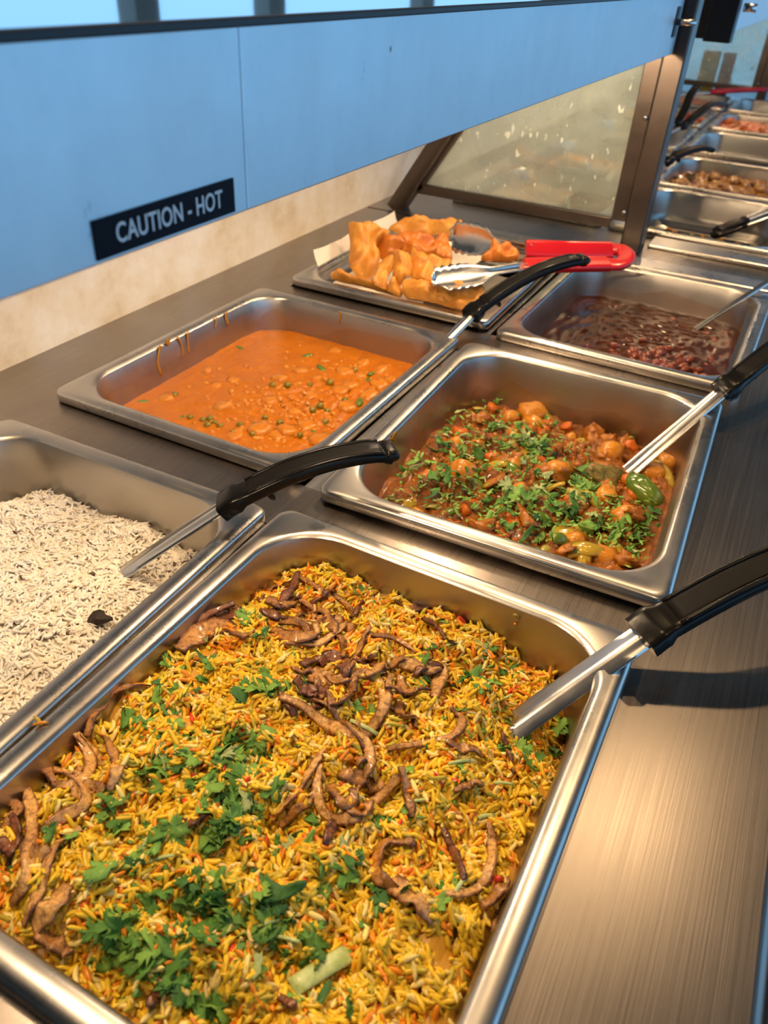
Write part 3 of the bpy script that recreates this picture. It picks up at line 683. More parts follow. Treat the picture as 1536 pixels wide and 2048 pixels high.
def leaf_bits(nm, p, h, clusters, n, size, label, g, lift, mk):
    V, F = [], []; me = [LEAVES[(mk, i)] for i in (2, 3, 5)]; T = [(np.array([v.co[:] for v in m.vertices]), [tuple(q.vertices) for q in m.polygons]) for m in me]
    wts = [c[4] for c in clusters]
    for _ in range(n):
        cx, cy, sx, sy, _n, sz = g.choices(clusters, wts)[0]; q = leaf_spot(p, h, g.gauss(cx, sx * 1.1), g.gauss(cy, sy * 1.1))
        if q is None: continue
        tv, tf = g.choice(T); M = np.array(Matrix.Rotation(g.uniform(0, 6.28), 3, 'Z') @ Matrix.Rotation(g.gauss(0, .6), 3, 'X')); o_ = len(V)
        V.extend((tv * size * g.uniform(.6, 1.3)) @ M.T + q + np.array([0, 0, lift + g.uniform(0, .0015)])); F.extend([tuple(k + o_ for k in f) for f in tf])
    tag(obj(nm, mesh_py(nm, V, F), LEAF_MATS[mk]), label, 'herb', kind='stuff')
g = random.Random(5)
# clusters on the yellow rice: centre, spread, count, size mm
BC = [(290,1440,40,25,10,8),(320,1520,40,40,11,9),(470,1530,60,50,22,9.5),(450,1640,60,55,22,10),(480,1600,40,40,12,11),(215,1640,40,40,8,9),(310,1700,60,50,8,9),(230,1880,50,55,13,10),(320,1920,60,45,14,11),
      (400,1800,70,50,14,9.5),(470,1850,65,40,13,10.5),(540,1830,40,55,9,10),(430,2010,60,30,6,12),(530,1380,40,35,11,9.5),(520,1260,22,22,5,9),(400,1330,45,35,6,7.5),(360,1290,15,20,3,8),(690,1740,60,35,8,8),
      (600,1660,40,40,6,8),(740,1800,60,30,4,7),(630,1890,45,35,4,8.5),(660,1990,50,40,3,8),(890,1330,70,40,9,8),(960,1380,60,50,8,7.5),(1010,1300,35,25,5,7.5),(1090,1510,40,30,9,9.5),(1020,1460,40,30,6,8),(860,1390,60,40,4,7),
      (900,1560,80,50,5,6),(790,1640,50,30,4,8),(910,1770,30,30,2,7),(720,1460,60,50,3,7),(770,1190,80,25,5,7),(930,1270,50,30,4,7),(620,1390,30,30,3,8),(330,1370,50,30,4,8),(150,1690,60,50,3,8),(20,1740,15,30,2,9),(540,1950,60,40,3,8)]
for cx, cy, sx, sy, n, sz in BC:
    for _ in range(n):
        mk = g.choices([0, 1, 2, 3], [5, 3.2, 1.6, .8])[0]; i = g.choice([0, 0, 0, 1, 1, 2, 3, 4, 5])
        scatter_leaf('coriander_leaf', P_BIR, h_bir, g.gauss(cx, sx * .62), g.gauss(cy, sy * .62), sz * .001 * g.uniform(.65, 1.15), mk, i, g, 'the yellow rice')
leaf_bits('coriander_bits', P_BIR, h_bir, BC, 480, .0034, 'tiny green coriander shreds sprinkled over the yellow rice', g, .002, 0)
VC = [(980,850,90,35,22,4.6),(900,900,70,45,34,4.6),(860,950,70,35,26,4.6),(1060,890,45,30,26,5.5),(1060,905,25,22,12,5.5),(800,965,35,25,10,5),(960,960,70,35,22,4.6),(930,1010,60,30,16,4.6),(1010,1010,60,30,22,5),(1120,980,60,30,20,4.6),
      (1150,1010,60,35,26,5),(1040,1050,80,30,24,4.8),(1220,1060,55,30,24,5),(1270,1080,35,25,20,5),(1180,1050,50,30,12,5),(1290,1040,25,25,7,4.6),(950,830,40,20,8,4.6),(1000,920,60,40,14,5),(1090,960,40,30,10,4.6)]
nveg = 0; wts = [c[4] for c in VC]
while nveg < 290:
    cx, cy, sx, sy, n, sz = g.choices(VC, wts)[0]
    mk = g.choices([0, 1, 2, 3], [4, 4, 1.2, 1.6])[0]; i = g.choice([0, 1, 2, 3, 4, 5, 5])
    nveg += scatter_leaf('chopped_coriander', P_VEG, h_veg, g.gauss(cx, sx * .66), g.gauss(cy, sy * .66), sz * .001 * g.choice([.7, .9, 1.1, 1.4, 1.9]), mk, i, g, 'the vegetable curry', .0052, .5)
leaf_bits('coriander_bits', P_VEG, h_veg, VC, 800, .0034, 'fine green coriander shreds sprinkled over the vegetable curry', g, .004, 1)
def stem(px0, px1, h, r, label, group, lift):
    a, b = onsurf(*px0, h), onsurf(*px1, h); a[2] += lift; b[2] += lift * 1.15
    C = np.array([a, (a + b) / 2 + np.array([0, 0, .0008]), b]) - a
    C = catmull(C, 6); o = obj('coriander_sprig', mesh_py('coriander_sprig', *sweep(C, r, r * (.8 if r < .003 else .3), r=.95)), STEM_MAT, loc=a); tag(o, label, 'herb', group)
for a, b, r in (((585,1985),(695,1918),.0042), ((800,1620),(850,1610),.0008), ((895,1538),(938,1532),.0009), ((955,1645),(985,1642),.0012), ((700,1450),(755,1480),.0012), ((620,1370),(628,1425),.0035), ((985,1575),(1025,1580),.0009),
                ((500,1870),(560,1850),.0008), ((350,1720),(300,1735),.0008), ((540,1880),(600,1895),.0008), ((905,1800),(925,1770),.0010)):
    stem(a, b, h_bir, r, 'pale green cut coriander stem lying on the yellow rice', 'coriander stems on the yellow rice', .0042)
for _ in range(34):
    cx, cy, sx, sy, n, sz = g.choice(VC); x, y = g.gauss(cx, sx * .6), g.gauss(cy, sy * .6); a = g.uniform(0, 3.14); l = g.uniform(9, 20)
    lu = P_VEG.w2l(*onsurf(x, y, h_veg)[:2])
    if abs(lu[0]) > .095 or abs(lu[1]) > .125: continue
    stem((x, y), (x + l * math.cos(a), y + l * .6 * math.sin(a)), h_veg, .00055, 'thin pale coriander stem on the vegetable curry', 'coriander stems on the vegetable curry', .0065)

# ------------------------------------------------------------------ chunks
def blob(seed, dims, lump=.12, box_=.5, n=10, m_=7):
    g = np.random.default_rng(seed); nx = [Noise2(seed * 7 + k, 1.3, 5) for k in range(2)]; V = []; F = []
    for i in range(m_ + 1):
        ph = math.pi * i / m_
        for j in range(n):
            a = 2 * math.pi * j / n; d = np.array([math.sin(ph) * math.cos(a), math.sin(ph) * math.sin(a), math.cos(ph)])
            q = (np.abs(d) ** (2 + 5 * box_)).sum() ** (-1 / (2 + 5 * box_)); d2 = d * q
            f = 1 + lump * .6 * float(nx[0](d[0] + d[2], d[1] - d[2]) ) ; V.append(d2 * np.array(dims) * f)
    for i in range(m_):
        for j in range(n): k = (j + 1) % n; F.append((i * n + j, (i + 1) * n + j, (i + 1) * n + k, i * n + k))
    return mesh_py('chunk', V, F)
def strip_mesh(seed, L, Wd, th, curl):
    n = 9; a = np.linspace(-1, 1, n); C = np.stack([a * L / 2, 0 * a, -curl * a * a], -1)
    Wt = [Wd / 2 * (.55 + .45 * math.cos(x * 1.2)) for x in a]
    sect = np.array([(1, .2), (.5, .9), (0, 1.1), (-.5, .9), (-1, .2), (-1, -.5), (0, -.5), (1, -.5)])
    return mesh_py('strip', *sweep(C, Wt, th, sect=sect))
def put(name, me, m, p, h, u, v, sink, rot, label, cat, group, scale=1.0):
    q = onsurf(u, v, h)
    lu, lv = p.w2l(q[0], q[1]); a, b, r = pan_inner(p.depth, q[2] - p.z)
    if abs(lu) > a - .006 or abs(lv) > b - .006: return None
    if not me.materials: me.materials.append(m)
    o = bpy.data.objects.new(name, me); COL.objects.link(o); o.location = (q[0], q[1], q[2] + sink); o.rotation_euler = rot; o.scale = (scale,) * 3
    return tag(o, label, cat, group)
# vegetable curry
def setmat(me, m): me.materials.append(m); return me
T_POT = [setmat(blob(200 + i, (.011, .009, .008), .14, .45), POTATO) for i in range(4)]
T_CAR = [setmat(blob(220 + i, (.0065, .0055, .0045), .2, .8), CARROT) for i in range(3)]
T_TOM = [setmat(blob(240 + i, (.010, .008, .005), .6, .2, 12, 8), TOMATO) for i in range(4)]
T_PEP = [setmat(strip_mesh(i, .024, .012, .0022, .004 + .002 * i), PEPPER) for i in range(3)]
T_PEY = [setmat(strip_mesh(i, .026, .011, .0020, .003 + .002 * i), PEPPERY) for i in range(3)]
T_CAB = [setmat(strip_mesh(i + 5, .022, .008, .0016, .005), CABBAGE) for i in range(2)]
rv = lambda g, k=.4: (g.gauss(0, k), g.gauss(0, k), g.uniform(0, 6.28))
g = random.Random(9)
put('potato_chunk', setmat(blob(300, (.0155, .0125, .0125), .10, .35, 14, 10), POTATO), POTATO, P_VEG, h_veg, 1062, 838, .004, (.2, .1, .6), 'large round orange potato chunk standing out of the vegetable curry', 'potato', None)
put('pepper_piece', setmat(blob(301, (.0190, .0105, .0085), .12, .15, 14, 10), PEPPER), PEPPER, P_VEG, h_veg, 1284, 996, .0075, (.1, .2, -.5), 'glossy whole curved green pepper piece below the curry spoon', 'pepper', None)
put('pepper_piece', setmat(strip_mesh(40, .034, .024, .0024, .005), PEPPERY), PEPPERY, P_VEG, h_veg, 1140, 1078, .004, (.25, .1, -.5), 'broad flat yellow pepper slice at the edge of the vegetable curry', 'pepper', None)
put('pepper_piece', setmat(strip_mesh(41, .030, .014, .0024, .007), PEPPERY), PEPPERY, P_VEG, h_veg, 1165, 1105, .004, (.2, -.2, .4), 'narrow curved yellow pepper slice leaning on the broad one', 'pepper', None)
put('potato_chunk', setmat(blob(302, (.014, .009, .008), .06, .9), POTATO), POTATO, P_VEG, h_veg, 1290, 1118, .003, (.1, .1, .2), 'square cut yellow potato piece in the corner of the curry pan', 'potato', None)
put('pepper_piece', setmat(strip_mesh(42, .034, .010, .0022, .006), PEPPERY), PEPPERY, P_VEG, h_veg, 1330, 945, .002, (.1, .3, -.8), 'long pale green pepper strip beside the spoon in the curry', 'pepper', None)
put('carrot_piece', setmat(blob(303, (.010, .006, .004), .1, .4), CARROT), CARROT, P_VEG, h_veg, 1265, 968, .003, (.1, .1, .2), 'bright orange carrot slice lying above the green pepper', 'carrot', None)
put('green_bean_floret', setmat(blob(304, (.014, .012, .009), .5, .1, 14, 10), FLORET), FLORET, P_VEG, h_veg, 1210, 955, -.001, (.1, .1, .2), 'rough olive green floret beside the curry spoon', 'vegetable', None)
kinds = [('potato_chunk', T_POT, 'orange potato chunk half sunk in the vegetable curry', 'potato', 'potatoes in the vegetable curry', 19), ('carrot_piece', T_CAR, 'small orange carrot piece in the vegetable curry', 'carrot', 'carrots in the vegetable curry', 26),
         ('tomato_piece', T_TOM, 'soft red stewed tomato piece in the vegetable curry', 'tomato', 'tomatoes in the vegetable curry', 26), ('pepper_piece', T_PEP, 'curved green pepper strip in the vegetable curry', 'pepper', 'green peppers in the vegetable curry', 20),
         ('pepper_piece', T_PEY, 'yellowish pepper strip in the vegetable curry', 'pepper', 'yellow peppers in the vegetable curry', 20), ('onion_piece', T_CAB, 'wilted pale green onion piece in the vegetable curry', 'onion', 'wilted onions in the vegetable curry', 22)]
for nm, T, lab, cat, grp, n in kinds:
    for _ in range(n):
        lu, lv = g.uniform(-.1, .1), g.uniform(-.13, .13); X, Y = P_VEG.l2w(lu, lv); me = g.choice(T); sc = g.uniform(.75, 1.2)
        o = bpy.data.objects.new(nm, me); COL.objects.link(o); o.location = (X, Y, float(h_veg(X, Y)) + g.uniform(-.0015, .0022)); o.rotation_euler = rv(g); o.scale = (sc,) * 3; tag(o, lab, cat, grp)
# orange curry: paneer, peas, peppers
T_PAN = [setmat(blob(320 + i, (.010, .0085, .006), .14, .7), PANEER) for i in range(4)]; T_PEA = [setmat(blob(340, (.0040, .0040, .0040), .04, 0, 10, 7), PEA)]
for i, (u, v) in enumerate(((690,745),(720,750),(520,860),(575,862),(760,770),(740,790),(600,740),(650,720),(560,755),(470,760),(430,770),(695,815),(700,770),(590,820),(640,880),(780,760),(670,700),(410,740),(620,790),(725,725),(615,850),(560,870),(470,870),(540,800),(445,810),(760,740),(680,780),(330,795),(640,755))):
    big = i in (2, 3, 0, 11, 14, 4); put('paneer_cube', T_PAN[i % 4], PANEER, P_ORA, h_ora, u, v, -.0022 if big else -.0036, (g.gauss(0, .15), g.gauss(0, .15), g.uniform(0, 6)), 'sauce coated paneer cube in the orange curry', 'paneer', 'paneer in the orange curry', g.uniform(1.0, 1.2) if big else g.uniform(.7, 1.05))
for i, (u, v) in enumerate(((660,765),(510,850),(465,865),(505,868),(430,845),(405,840),(440,852),(640,815),(545,770),(625,820),(415,850),(480,850),(380,835),(600,870),(655,822),(620,770),(710,740),(530,835),(690,800),(575,770),(750,800),(350,790),(420,838),(560,845),(650,845))):
    put('green_pea', T_PEA[0], PEA, P_ORA, h_ora, u, v, -.0004, rv(g), 'green pea floating in the orange curry', 'pea', 'peas in the orange curry', g.uniform(.8, 1.1))
T_PST = [setmat(strip_mesh(50 + i, .020, .008, .0020, .003), PEPPER) for i in range(2)]
for i, (u, v) in enumerate(((645,738),(480,695),(285,803),(365,832),(560,755),(735,760),(610,712),(625,862),(720,800),(745,745),(700,735))):
    put('pepper_piece', T_PST[i % 2], PEPPER, P_ORA, h_ora, u, v, -.0008, (g.gauss(0, .15), g.gauss(0, .15), g.uniform(0, 6)), 'green pepper strip floating in the orange curry', 'pepper', 'peppers in the orange curry', g.uniform(.6, 1.0))
# lumps just breaking the sauce surface, too many to count
def lumps(nm, p, h, n, mu, mv, su, sv, r0, r1, m, label, seed, up=1.0):
    V, F = [], []; go = random.Random(seed)
    for _ in range(n):
        lu = go.gauss(mu, su); lv = go.gauss(mv, sv)
        if abs(lu) > .100 or abs(lv) > .130: continue
        X, Y = p.l2w(lu, lv); r_ = go.uniform(r0, r1); z_ = float(h(X, Y)); o_ = len(V); a0 = go.uniform(0, 6)
        for i, (rr, zz) in enumerate(((1.0, -.35), (.8, .12), (.4, .34))):
            for j in range(7): a = a0 + j * .8976; k = go.uniform(.7, 1.3); V.append((X + r_ * rr * k * math.cos(a), Y + r_ * rr * k * .8 * math.sin(a), z_ + r_ * zz * up * go.uniform(.7, 1.3)))
        V.append((X, Y, z_ + r_ * .4 * up))
        for i in range(2): F += [(o_ + i * 7 + j, o_ + i * 7 + (j + 1) % 7, o_ + (i + 1) * 7 + (j + 1) % 7, o_ + (i + 1) * 7 + j) for j in range(7)]
        F += [(o_ + 14 + j, o_ + 14 + (j + 1) % 7, o_ + 21) for j in range(7)]
    tag(obj(nm, mesh_py(nm, V, F), m), label, 'curry lumps', kind='stuff')
lumps('curry_lumps', P_ORA, h_ora, 520, .035, -.02, .05, .07, .0010, .0042, PANEER, 'small crumbly lumps breaking the surface of the orange curry', 12)
lumps('vegetable_pulp', P_VEG, h_veg, 1500, 0, 0, .07, .09, .0015, .0042, TOMATO, 'soft pulpy bits of vegetable coating the mixed curry', 13, 1.5)
# kidney beans
T_BN = []
for i in range(3):
    n = 9; a = np.linspace(-1, 1, n); C = np.stack([a * .0062, .0016 * a * a, 0 * a], -1); R_ = [.0042 * max(.12, (1 - abs(x) ** 2.4)) ** .5 for x in a]
    T_BN.append(setmat(mesh_py('kidney_bean', *sweep(C, R_, [r * .85 for r in R_], r=.98)), BEAN))
gb = random.Random(3); nb = 0
while nb < 190:
    if nb < 90: lu, lv = gb.gauss(.03, .035), gb.gauss(-.075, .03)
    else: lu, lv = gb.uniform(-.1, .1), gb.uniform(-.13, .12)
    if abs(lu) > .103 or abs(lv) > .135: continue
    X, Y = P_BEA.l2w(lu, lv); o = bpy.data.objects.new('kidney_bean', gb.choice(T_BN)); COL.objects.link(o)
    o.location = (X, Y, float(h_bea(X, Y)) + (gb.uniform(-.0015, .0022) if nb < 90 else gb.uniform(-.0048, -.0022))); o.rotation_euler = rv(gb, .25); o.scale = (gb.uniform(.8, 1.1),) * 3
    tag(o, 'dark red kidney bean in glossy brown sauce', 'bean', 'kidney beans in the bean curry'); nb += 1
for i, (u, v, ax_) in enumerate(((1034, 1232, 'F'), (1030, 1248, 'F'), (76, 1440, 'R'), (80, 1446, 'R'))):
    if ax_ == 'F': X_, Y_ = P_BIR.l2w(0, PL / 2 - FL - .003); q = onplane(u, v, (X_, Y_, 0), (P_BIR.s, -P_BIR.c, 0)); lab = 'yellow rice grain stuck to the far inside wall of the pan'
    else: q = at(u, v, .0015); lab = 'yellow rice grain stuck on the rim of the pan'
    tv, tf = grain_template(.0085, .0012, .0006); o = obj('rice_grain', mesh_np('rice_grain', tv, tf), POTATO if i % 2 else PEPPERY, loc=q, rot=(.3 * i, .8 if ax_ == 'F' else 0, .9 + i)); tag(o, lab, 'rice grain', 'grains stuck to the pan')
# spice in the white rice
q = onsurf(200, 1250, h_ric); V, F = sweep(catmull([(-.006, -.004, .002), (-.002, .001, .004), (.002, .002, .004), (.006, .006, .003)], 9), [.001, .0035, .0052, .0055, .005, .0042, .003, .002, .0008], [.001, .0025, .0035, .0038, .0034, .003, .002, .0015, .0006], r=.6)
tag(obj('black_cardamom', mesh_py('black_cardamom', V, F), CLOVE, loc=q + np.array([0, 0, .0008])), 'small black cardamom pod lying on the white rice', 'spice')
for i, (u, v) in enumerate(((115, 1128), (262, 1185), (5, 1408), (30, 1068), (65, 1165))):
    q = onsurf(u, v, h_ric); C = catmull([(-.003, 0, 0), (0, .0004, .0006), (.003, 0, 0)], 7)
    tag(obj('cumin_seed', mesh_py('cumin_seed', *sweep(C, [.0002, .0006, .0008, .0009, .0008, .0006, .0002], .0006, r=.9)), BITS_DARK, loc=q + np.array([0, 0, .0018]), rot=(0, 0, i)), 'tiny dark cumin seed on the white rice', 'spice', 'cumin seeds on the white rice')

# ================================================================== serving spoons
def spoon(E, S, T, label, wS=.0095, wH=.0105, arch=.016, bowl=True, mids=None, hidden=.045):
    """E: where the shank enters the food, S: where shank meets the handle, T: handle tip"""
    E, S, T = map(lambda q: np.array(q, float), (E, S, T)); root = thing('serving_spoon', label, 'spoon', tuple(E))
    e, s, t = E * 0, S - E, T - E
    d = s / np.linalg.norm(s); side = np.cross(d, (0, 0, 1)); side /= np.linalg.norm(side)
    flat = np.array([d[0], d[1], 0]); flat /= np.linalg.norm(flat)
    # shank: shallow channel with a raised middle ridge, bends flatter inside the food
    b0 = e - flat * hidden * .8 - np.array([0, 0, hidden * .35]); C = catmull([b0, e * .5 + (e - d * .012) * .5, e + d * .03, s * .7, s + d * .012], 22)
    sect = np.array([(1, .1), (.9, .55), (.45, .55), (.30, 1.0), (-.30, 1.0), (-.45, .55), (-.9, .55), (-1, .1), (-.95, -.4), (.95, -.4)])
    n = len(C); Wd = [wS * (1.0 - .12 * i / n) for i in range(n)]
    obj('shank', mesh_py('shank', *sweep(C, Wd, .0024, sect=sect), True, 50), STEEL_SHANK, root)
    if bowl:
        V = []; F = []; nb_, mb_ = 9, 16; cb = b0 - flat * .022
        for i in range(nb_):
            r_ = i / (nb_ - 1)
            for j in range(mb_):
                a = 2 * math.pi * j / mb_; V.append(cb + flat * math.cos(a) * .030 * r_ + side * math.sin(a) * .024 * r_ + np.array([0, 0, -.010 * (1 - r_ * r_)]))
        for i in range(nb_ - 1):
            for j in range(mb_): k = (j + 1) % mb_; F.append((i * mb_ + j, i * mb_ + k, (i + 1) * mb_ + k, (i + 1) * mb_ + j))
        obj('bowl', mesh_py('bowl', V, F), STEEL_SHANK, root)
    # handle: arched bar, socket, inlay, hanging hole, stop hook
    mid = (s + t) / 2 + np.array([0, 0, arch]); H0 = s - d * .004
    path = [H0, s + d * .012, mid * .55 + (s + d * .03) * .45, mid + (t - s) * .12, t - (t - mid) * .28 + np.array([0, 0, .003]), t] if mids is None else [H0, s + d * .012] + [np.array(q) - E for q in mids] + [t]
    C = catmull(path, 30); k = np.linspace(0, 1, 30); sock = 6
    Wd = [wH * (1.14 if i < sock else 1.0) * (1 if x < .95 else .8) for i, x in enumerate(k)]; Ht = [.0068 if i < sock else .0050 - .0012 * x for i, x in enumerate(k)]
    hd = obj('handle', mesh_py('handle', *sweep(C, Wd, Ht, sect=rrect(1, 1, .42, 3)), True, 60), BLACK_PLASTIC, root)
    def offs(c0, up_): 
        out = []
        T_ = np.gradient(c0, axis=0)
        for p_, t_ in zip(c0, T_):
            t_ = t_ / np.linalg.norm(t_); s_ = np.cross(t_, (0, 0, 1)); s_ /= np.linalg.norm(s_); out.append(p_ + np.cross(s_, t_) * up_)
        return np.array(out)
    i0, i1 = sock + 1, 27; top = np.array([C[i] for i in range(i0, i1)]); hh = np.mean(Ht[i0:i1])
    obj('grip_inlay', mesh_py('grip_inlay', *sweep(offs(top, .0041), wH * .62, .0009, r=.3)), BLACK_GRIP, hd)
    for sg in (-1, 1):               # raised edge beads either side of the inlay
        bead = offs(top, .0044); T_ = np.gradient(bead, axis=0)
        for i in range(len(bead)): s_ = np.cross(T_[i], (0, 0, 1)); s_ /= np.linalg.norm(s_); bead[i] += s_ * sg * wH * .80
        obj('edge_bead', mesh_py('edge_bead', *sweep(bead, .0015, .0011, r=.9)), BLACK_PLASTIC, hd)
    hole = offs(C[23:27], .0049); obj('hanging_slot', mesh_py('hanging_slot', *sweep(hole, wH * .34, .0005, r=.9)), BLACK_TRIM, hd)
    hk = C[sock + 3]; tdir = C[sock + 4] - C[sock + 2]; tdir /= np.linalg.norm(tdir)
    obj('stop_hook', mesh_py('stop_hook', *sweep(catmull([hk, hk + np.array([0, 0, -.008]) + tdir * .002, hk + np.array([0, 0, -.015]) + tdir * .006], 7), [.006] * 5 + [.005, .004], [.004, .0036, .003, .0026, .0024, .002, .0016], up=(tdir[0], tdir[1], .05), r=.5)), BLACK_PLASTIC, hd)
    end = C[-1]; obj('end_cap', mesh_py('end_cap', *sweep(catmull([C[-3], end + (end - C[-3]) * .15, end + (end - C[-3]) * .45 - np.array([0, 0, .004])], 8), [wH * f for f in (1.0, 1.04, 1.06, 1.05, 1.0, .9, .75, .45)], [.0050, .0054, .0056, .0056, .0052, .0046, .0036, .002], r=.5)), BLACK_PLASTIC, hd)
    return root
spoon(onsurf(240, 1148, h_ric), at(455, 1008, .017), at(778, 905, .043), 'serving spoon with black handle standing in the white rice', arch=.010)
spoon(onsurf(800, 775, h_ora), at(945, 628, .018), at(1165, 520, .066), 'serving spoon with black handle in the orange curry', wS=.0075, arch=.012, wH=.0095)
spoon(onsurf(1258, 942, h_veg), at(1448, 780, .020), at(1690, 610, .060), 'serving spoon with black handle in the vegetable curry', wS=.0085, arch=.008)
spoon(onsurf(1015, 1462, h_bir), at(1292, 1268, .016), at(1700, 1090, .060), 'serving spoon with black handle in the yellow rice', wS=.0100, arch=.012, wH=.0120)
spoon(onsurf(1395, 655, h_bea), at(1565, 545, .030), at(1760, 440, .07), 'serving spoon resting in the bean curry', wS=.0050, arch=.006)

# ================================================================== pastries on the tray
def pastry_mesh(px, ctr, nrm, thick, seed, wrinkle=.5):
    n = 44; P = np.array(px, float); P = np.vstack([P, P[:1]]); loop = []
    m_ = len(P) - 1
    Q = np.vstack([P[-2], P, P[1]])
    for t in np.linspace(0, m_, n, endpoint=False):
        i = int(t); f = t - i; a, b, c, d = Q[i:i + 4]
        loop.append(0.5 * ((2 * b) + (c - a) * f + (2 * a - 5 * b + 4 * c - d) * f * f + (3 * b - a - 3 * c + d) * f ** 3))
    W_ = np.array([onplane(u, v, ctr, nrm) for u, v in loop]); c = W_.mean(0); nn = np.array(nrm, float) / np.linalg.norm(nrm)
    if (CAM - c) @ nn < 0: nn = -nn
    nz = Noise2(seed, .022); nz2 = Noise2(seed + 1, .010); S = [1, .97, .90, .78, .62, .44, .24, .02]; V = []; F = []
    ax = np.cross(nn, (0, 0, 1)); ax /= np.linalg.norm(ax); ay = np.cross(nn, ax)
    for sgn in (1, -1):
        for s in S:
            for q in W_:
                p = c + (q - c) * s; l = p - c; w1 = float(nz(l @ ax + sgn, l @ ay)); w2 = float(nz2(l @ ax, l @ ay))
                h = thick * (1 - s ** 3) ** .55 * (1 + .22 * wrinkle * w1 + .10 * wrinkle * w2)
                V.append(p + nn * sgn * h * (1 if sgn > 0 else .6) + nn * .0016 * wrinkle * w1)
    k = len(S)
    for side_ in range(2):
        o_ = side_ * k * n
        for i in range(k - 1):
            for j in range(n):
                a, b_, c_, d_ = o_ + i * n + j, o_ + i * n + (j + 1) % n, o_ + (i + 1) * n + (j + 1) % n, o_ + (i + 1) * n + j
                F.append((a, b_, c_, d_) if side_ == 0 else (d_, c_, b_, a))
        F.append(tuple(o_ + (k - 1) * n + j for j in range(n)))
    for j in range(n): kk = (j + 1) % n; F.append((j, k * n + j, k * n + kk, kk))
    V = np.array(V) - c
    me = mesh_py('fried_pastry', V, F); import bmesh
    bm = bmesh.new(); bm.from_mesh(me); bmesh.ops.recalc_face_normals(bm, faces=bm.faces); bm.to_mesh(me); bm.free()
    return me, c
cr = lambda L_: [(560 + .2865 * x, 400 + .2865 * y) for x, y in L_]
c2 = lambda L_: [(900 + .2604 * x, 460 + .2604 * y) for x, y in L_]
PAST = [
 (cr([(480,160),(560,165),(620,150),(700,190),(765,235),(700,300),(672,330),(700,400),(680,470),(640,540),(560,552),(510,500),(480,420),(490,300)]), (-.268,.520,.022), (.45,-.45,.7), .011, 0, 'tall golden fried pastry leaning against the paper liner'),
 (cr([(760,205),(860,142),(990,125),(1060,150),(1240,145),(1282,190),(1240,235),(1100,245),(1000,245),(880,240)]), (-.235,.650,.022), (.2,-.45,.8), .011, 0, 'long golden fried pastry at the back of the pile'),
 (cr([(670,310),(760,258),(900,235),(1020,250),(1085,290),(1095,385),(1000,405),(900,405),(820,375),(740,412),(700,400)]), (-.220,.560,.030), (.25,-.5,.8), .012, 1, 'darker orange crumpled fried pastry on top of the pile'),
 (cr([(1060,300),(1150,235),(1182,300),(1198,425),(1120,415),(1075,385)]), (-.185,.570,.024), (.3,-.5,.8), .009, 1, 'small pointed orange pastry beside the crumpled one'),
 (cr([(780,372),(860,368),(915,400),(922,500),(862,565),(832,605),(790,545),(788,470)]), (-.195,.475,.030), (.3,-.45,.8), .009, 0, 'folded golden pastry in the middle of the pile'),
 (cr([(700,432),(795,400),(802,452),(752,545),(742,625),(680,602),(640,570),(668,500)]), (-.215,.462,.026), (.35,-.4,.8), .008, 0, 'small folded pastry with a raised crease near the tray edge'),
 (cr([(920,338),(962,360),(1060,400),(1195,440),(1152,560),(1150,600),(1000,585),(920,545),(905,430)]), (-.165,.490,.026), (.2,-.5,.85), .010, 0, 'pale golden triangular pastry under the tongs'),
 (cr([(868,560),(960,580),(1100,600),(1250,630),(1435,640),(1385,720),(1285,775),(1100,725),(960,692),(882,675),(848,620)]), (-.140,.438,.012), (.1,-.45,.85), .012, 0, 'long rolled pastry along the near edge of the tray'),
 (cr([(358,500),(430,508),(520,560),(620,590),(740,610),(842,640),(842,668),(700,634),(560,592),(420,562),(362,545)]), (-.255,.440,.006), (.1,-.5,.8), .008, 0, 'flat pastry lying low along the tray rim'),
 (cr([(742,622),(800,555),(852,622),(850,672),(790,660)]), (-.200,.452,.016), (.2,-.5,.8), .007, 0, 'small pastry corner tucked behind the long rolled one'),
 (c2([(245,200),(300,170),(325,75),(380,122),(440,110),(520,170),(524,230),(420,242),(260,236)]), (-.112,.545,.040), (.2,-.5,.8), .010, 1, 'small star shaped pastry lying between the tong arms'),
]
for i, (px, ctr, nr, th, mk, lab) in enumerate(PAST):
    me, c = pastry_mesh(px, ctr, nr, th * 1.15, 500 + 3 * i, .9); tag(obj('fried_pastry', me, PASTRY[mk], loc=c), lab, 'pastry', 'fried pastries on the tray')
# parchment liner: bent sheet, one flap up against the left wall
V = []; F = []; nu, nv = 14, 14; wz = Noise2(90, .06)
for i in range(nu):
    for j in range(nv):
        s, t_ = i / (nu - 1), j / (nv - 1); lv = -.110 + .235 * t_
        if s < .3: k = s / .3; lu = -.122 + .010 * k - .008 * (1 - k); lz = .016 * (1 - k) - .022 * k
        else: lu = -.112 + (s - .3) / .7 * .135; lz = -.0225
        X, Y = P_SAM.l2w(max(lu, -.128), lv); V.append((X, Y, lz + .0012 * float(wz(X, Y)) * (1 if s < .3 else .35) + .003)); 
for i in range(nu - 1):
    for j in range(nv - 1): F.append((i * nv + j, (i + 1) * nv + j, (i + 1) * nv + j + 1, i * nv + j + 1))
tag(obj('paper_liner', mesh_py('paper_liner', V, F), PAPER), 'cream parchment paper liner folded up under the fried pastries', 'paper')

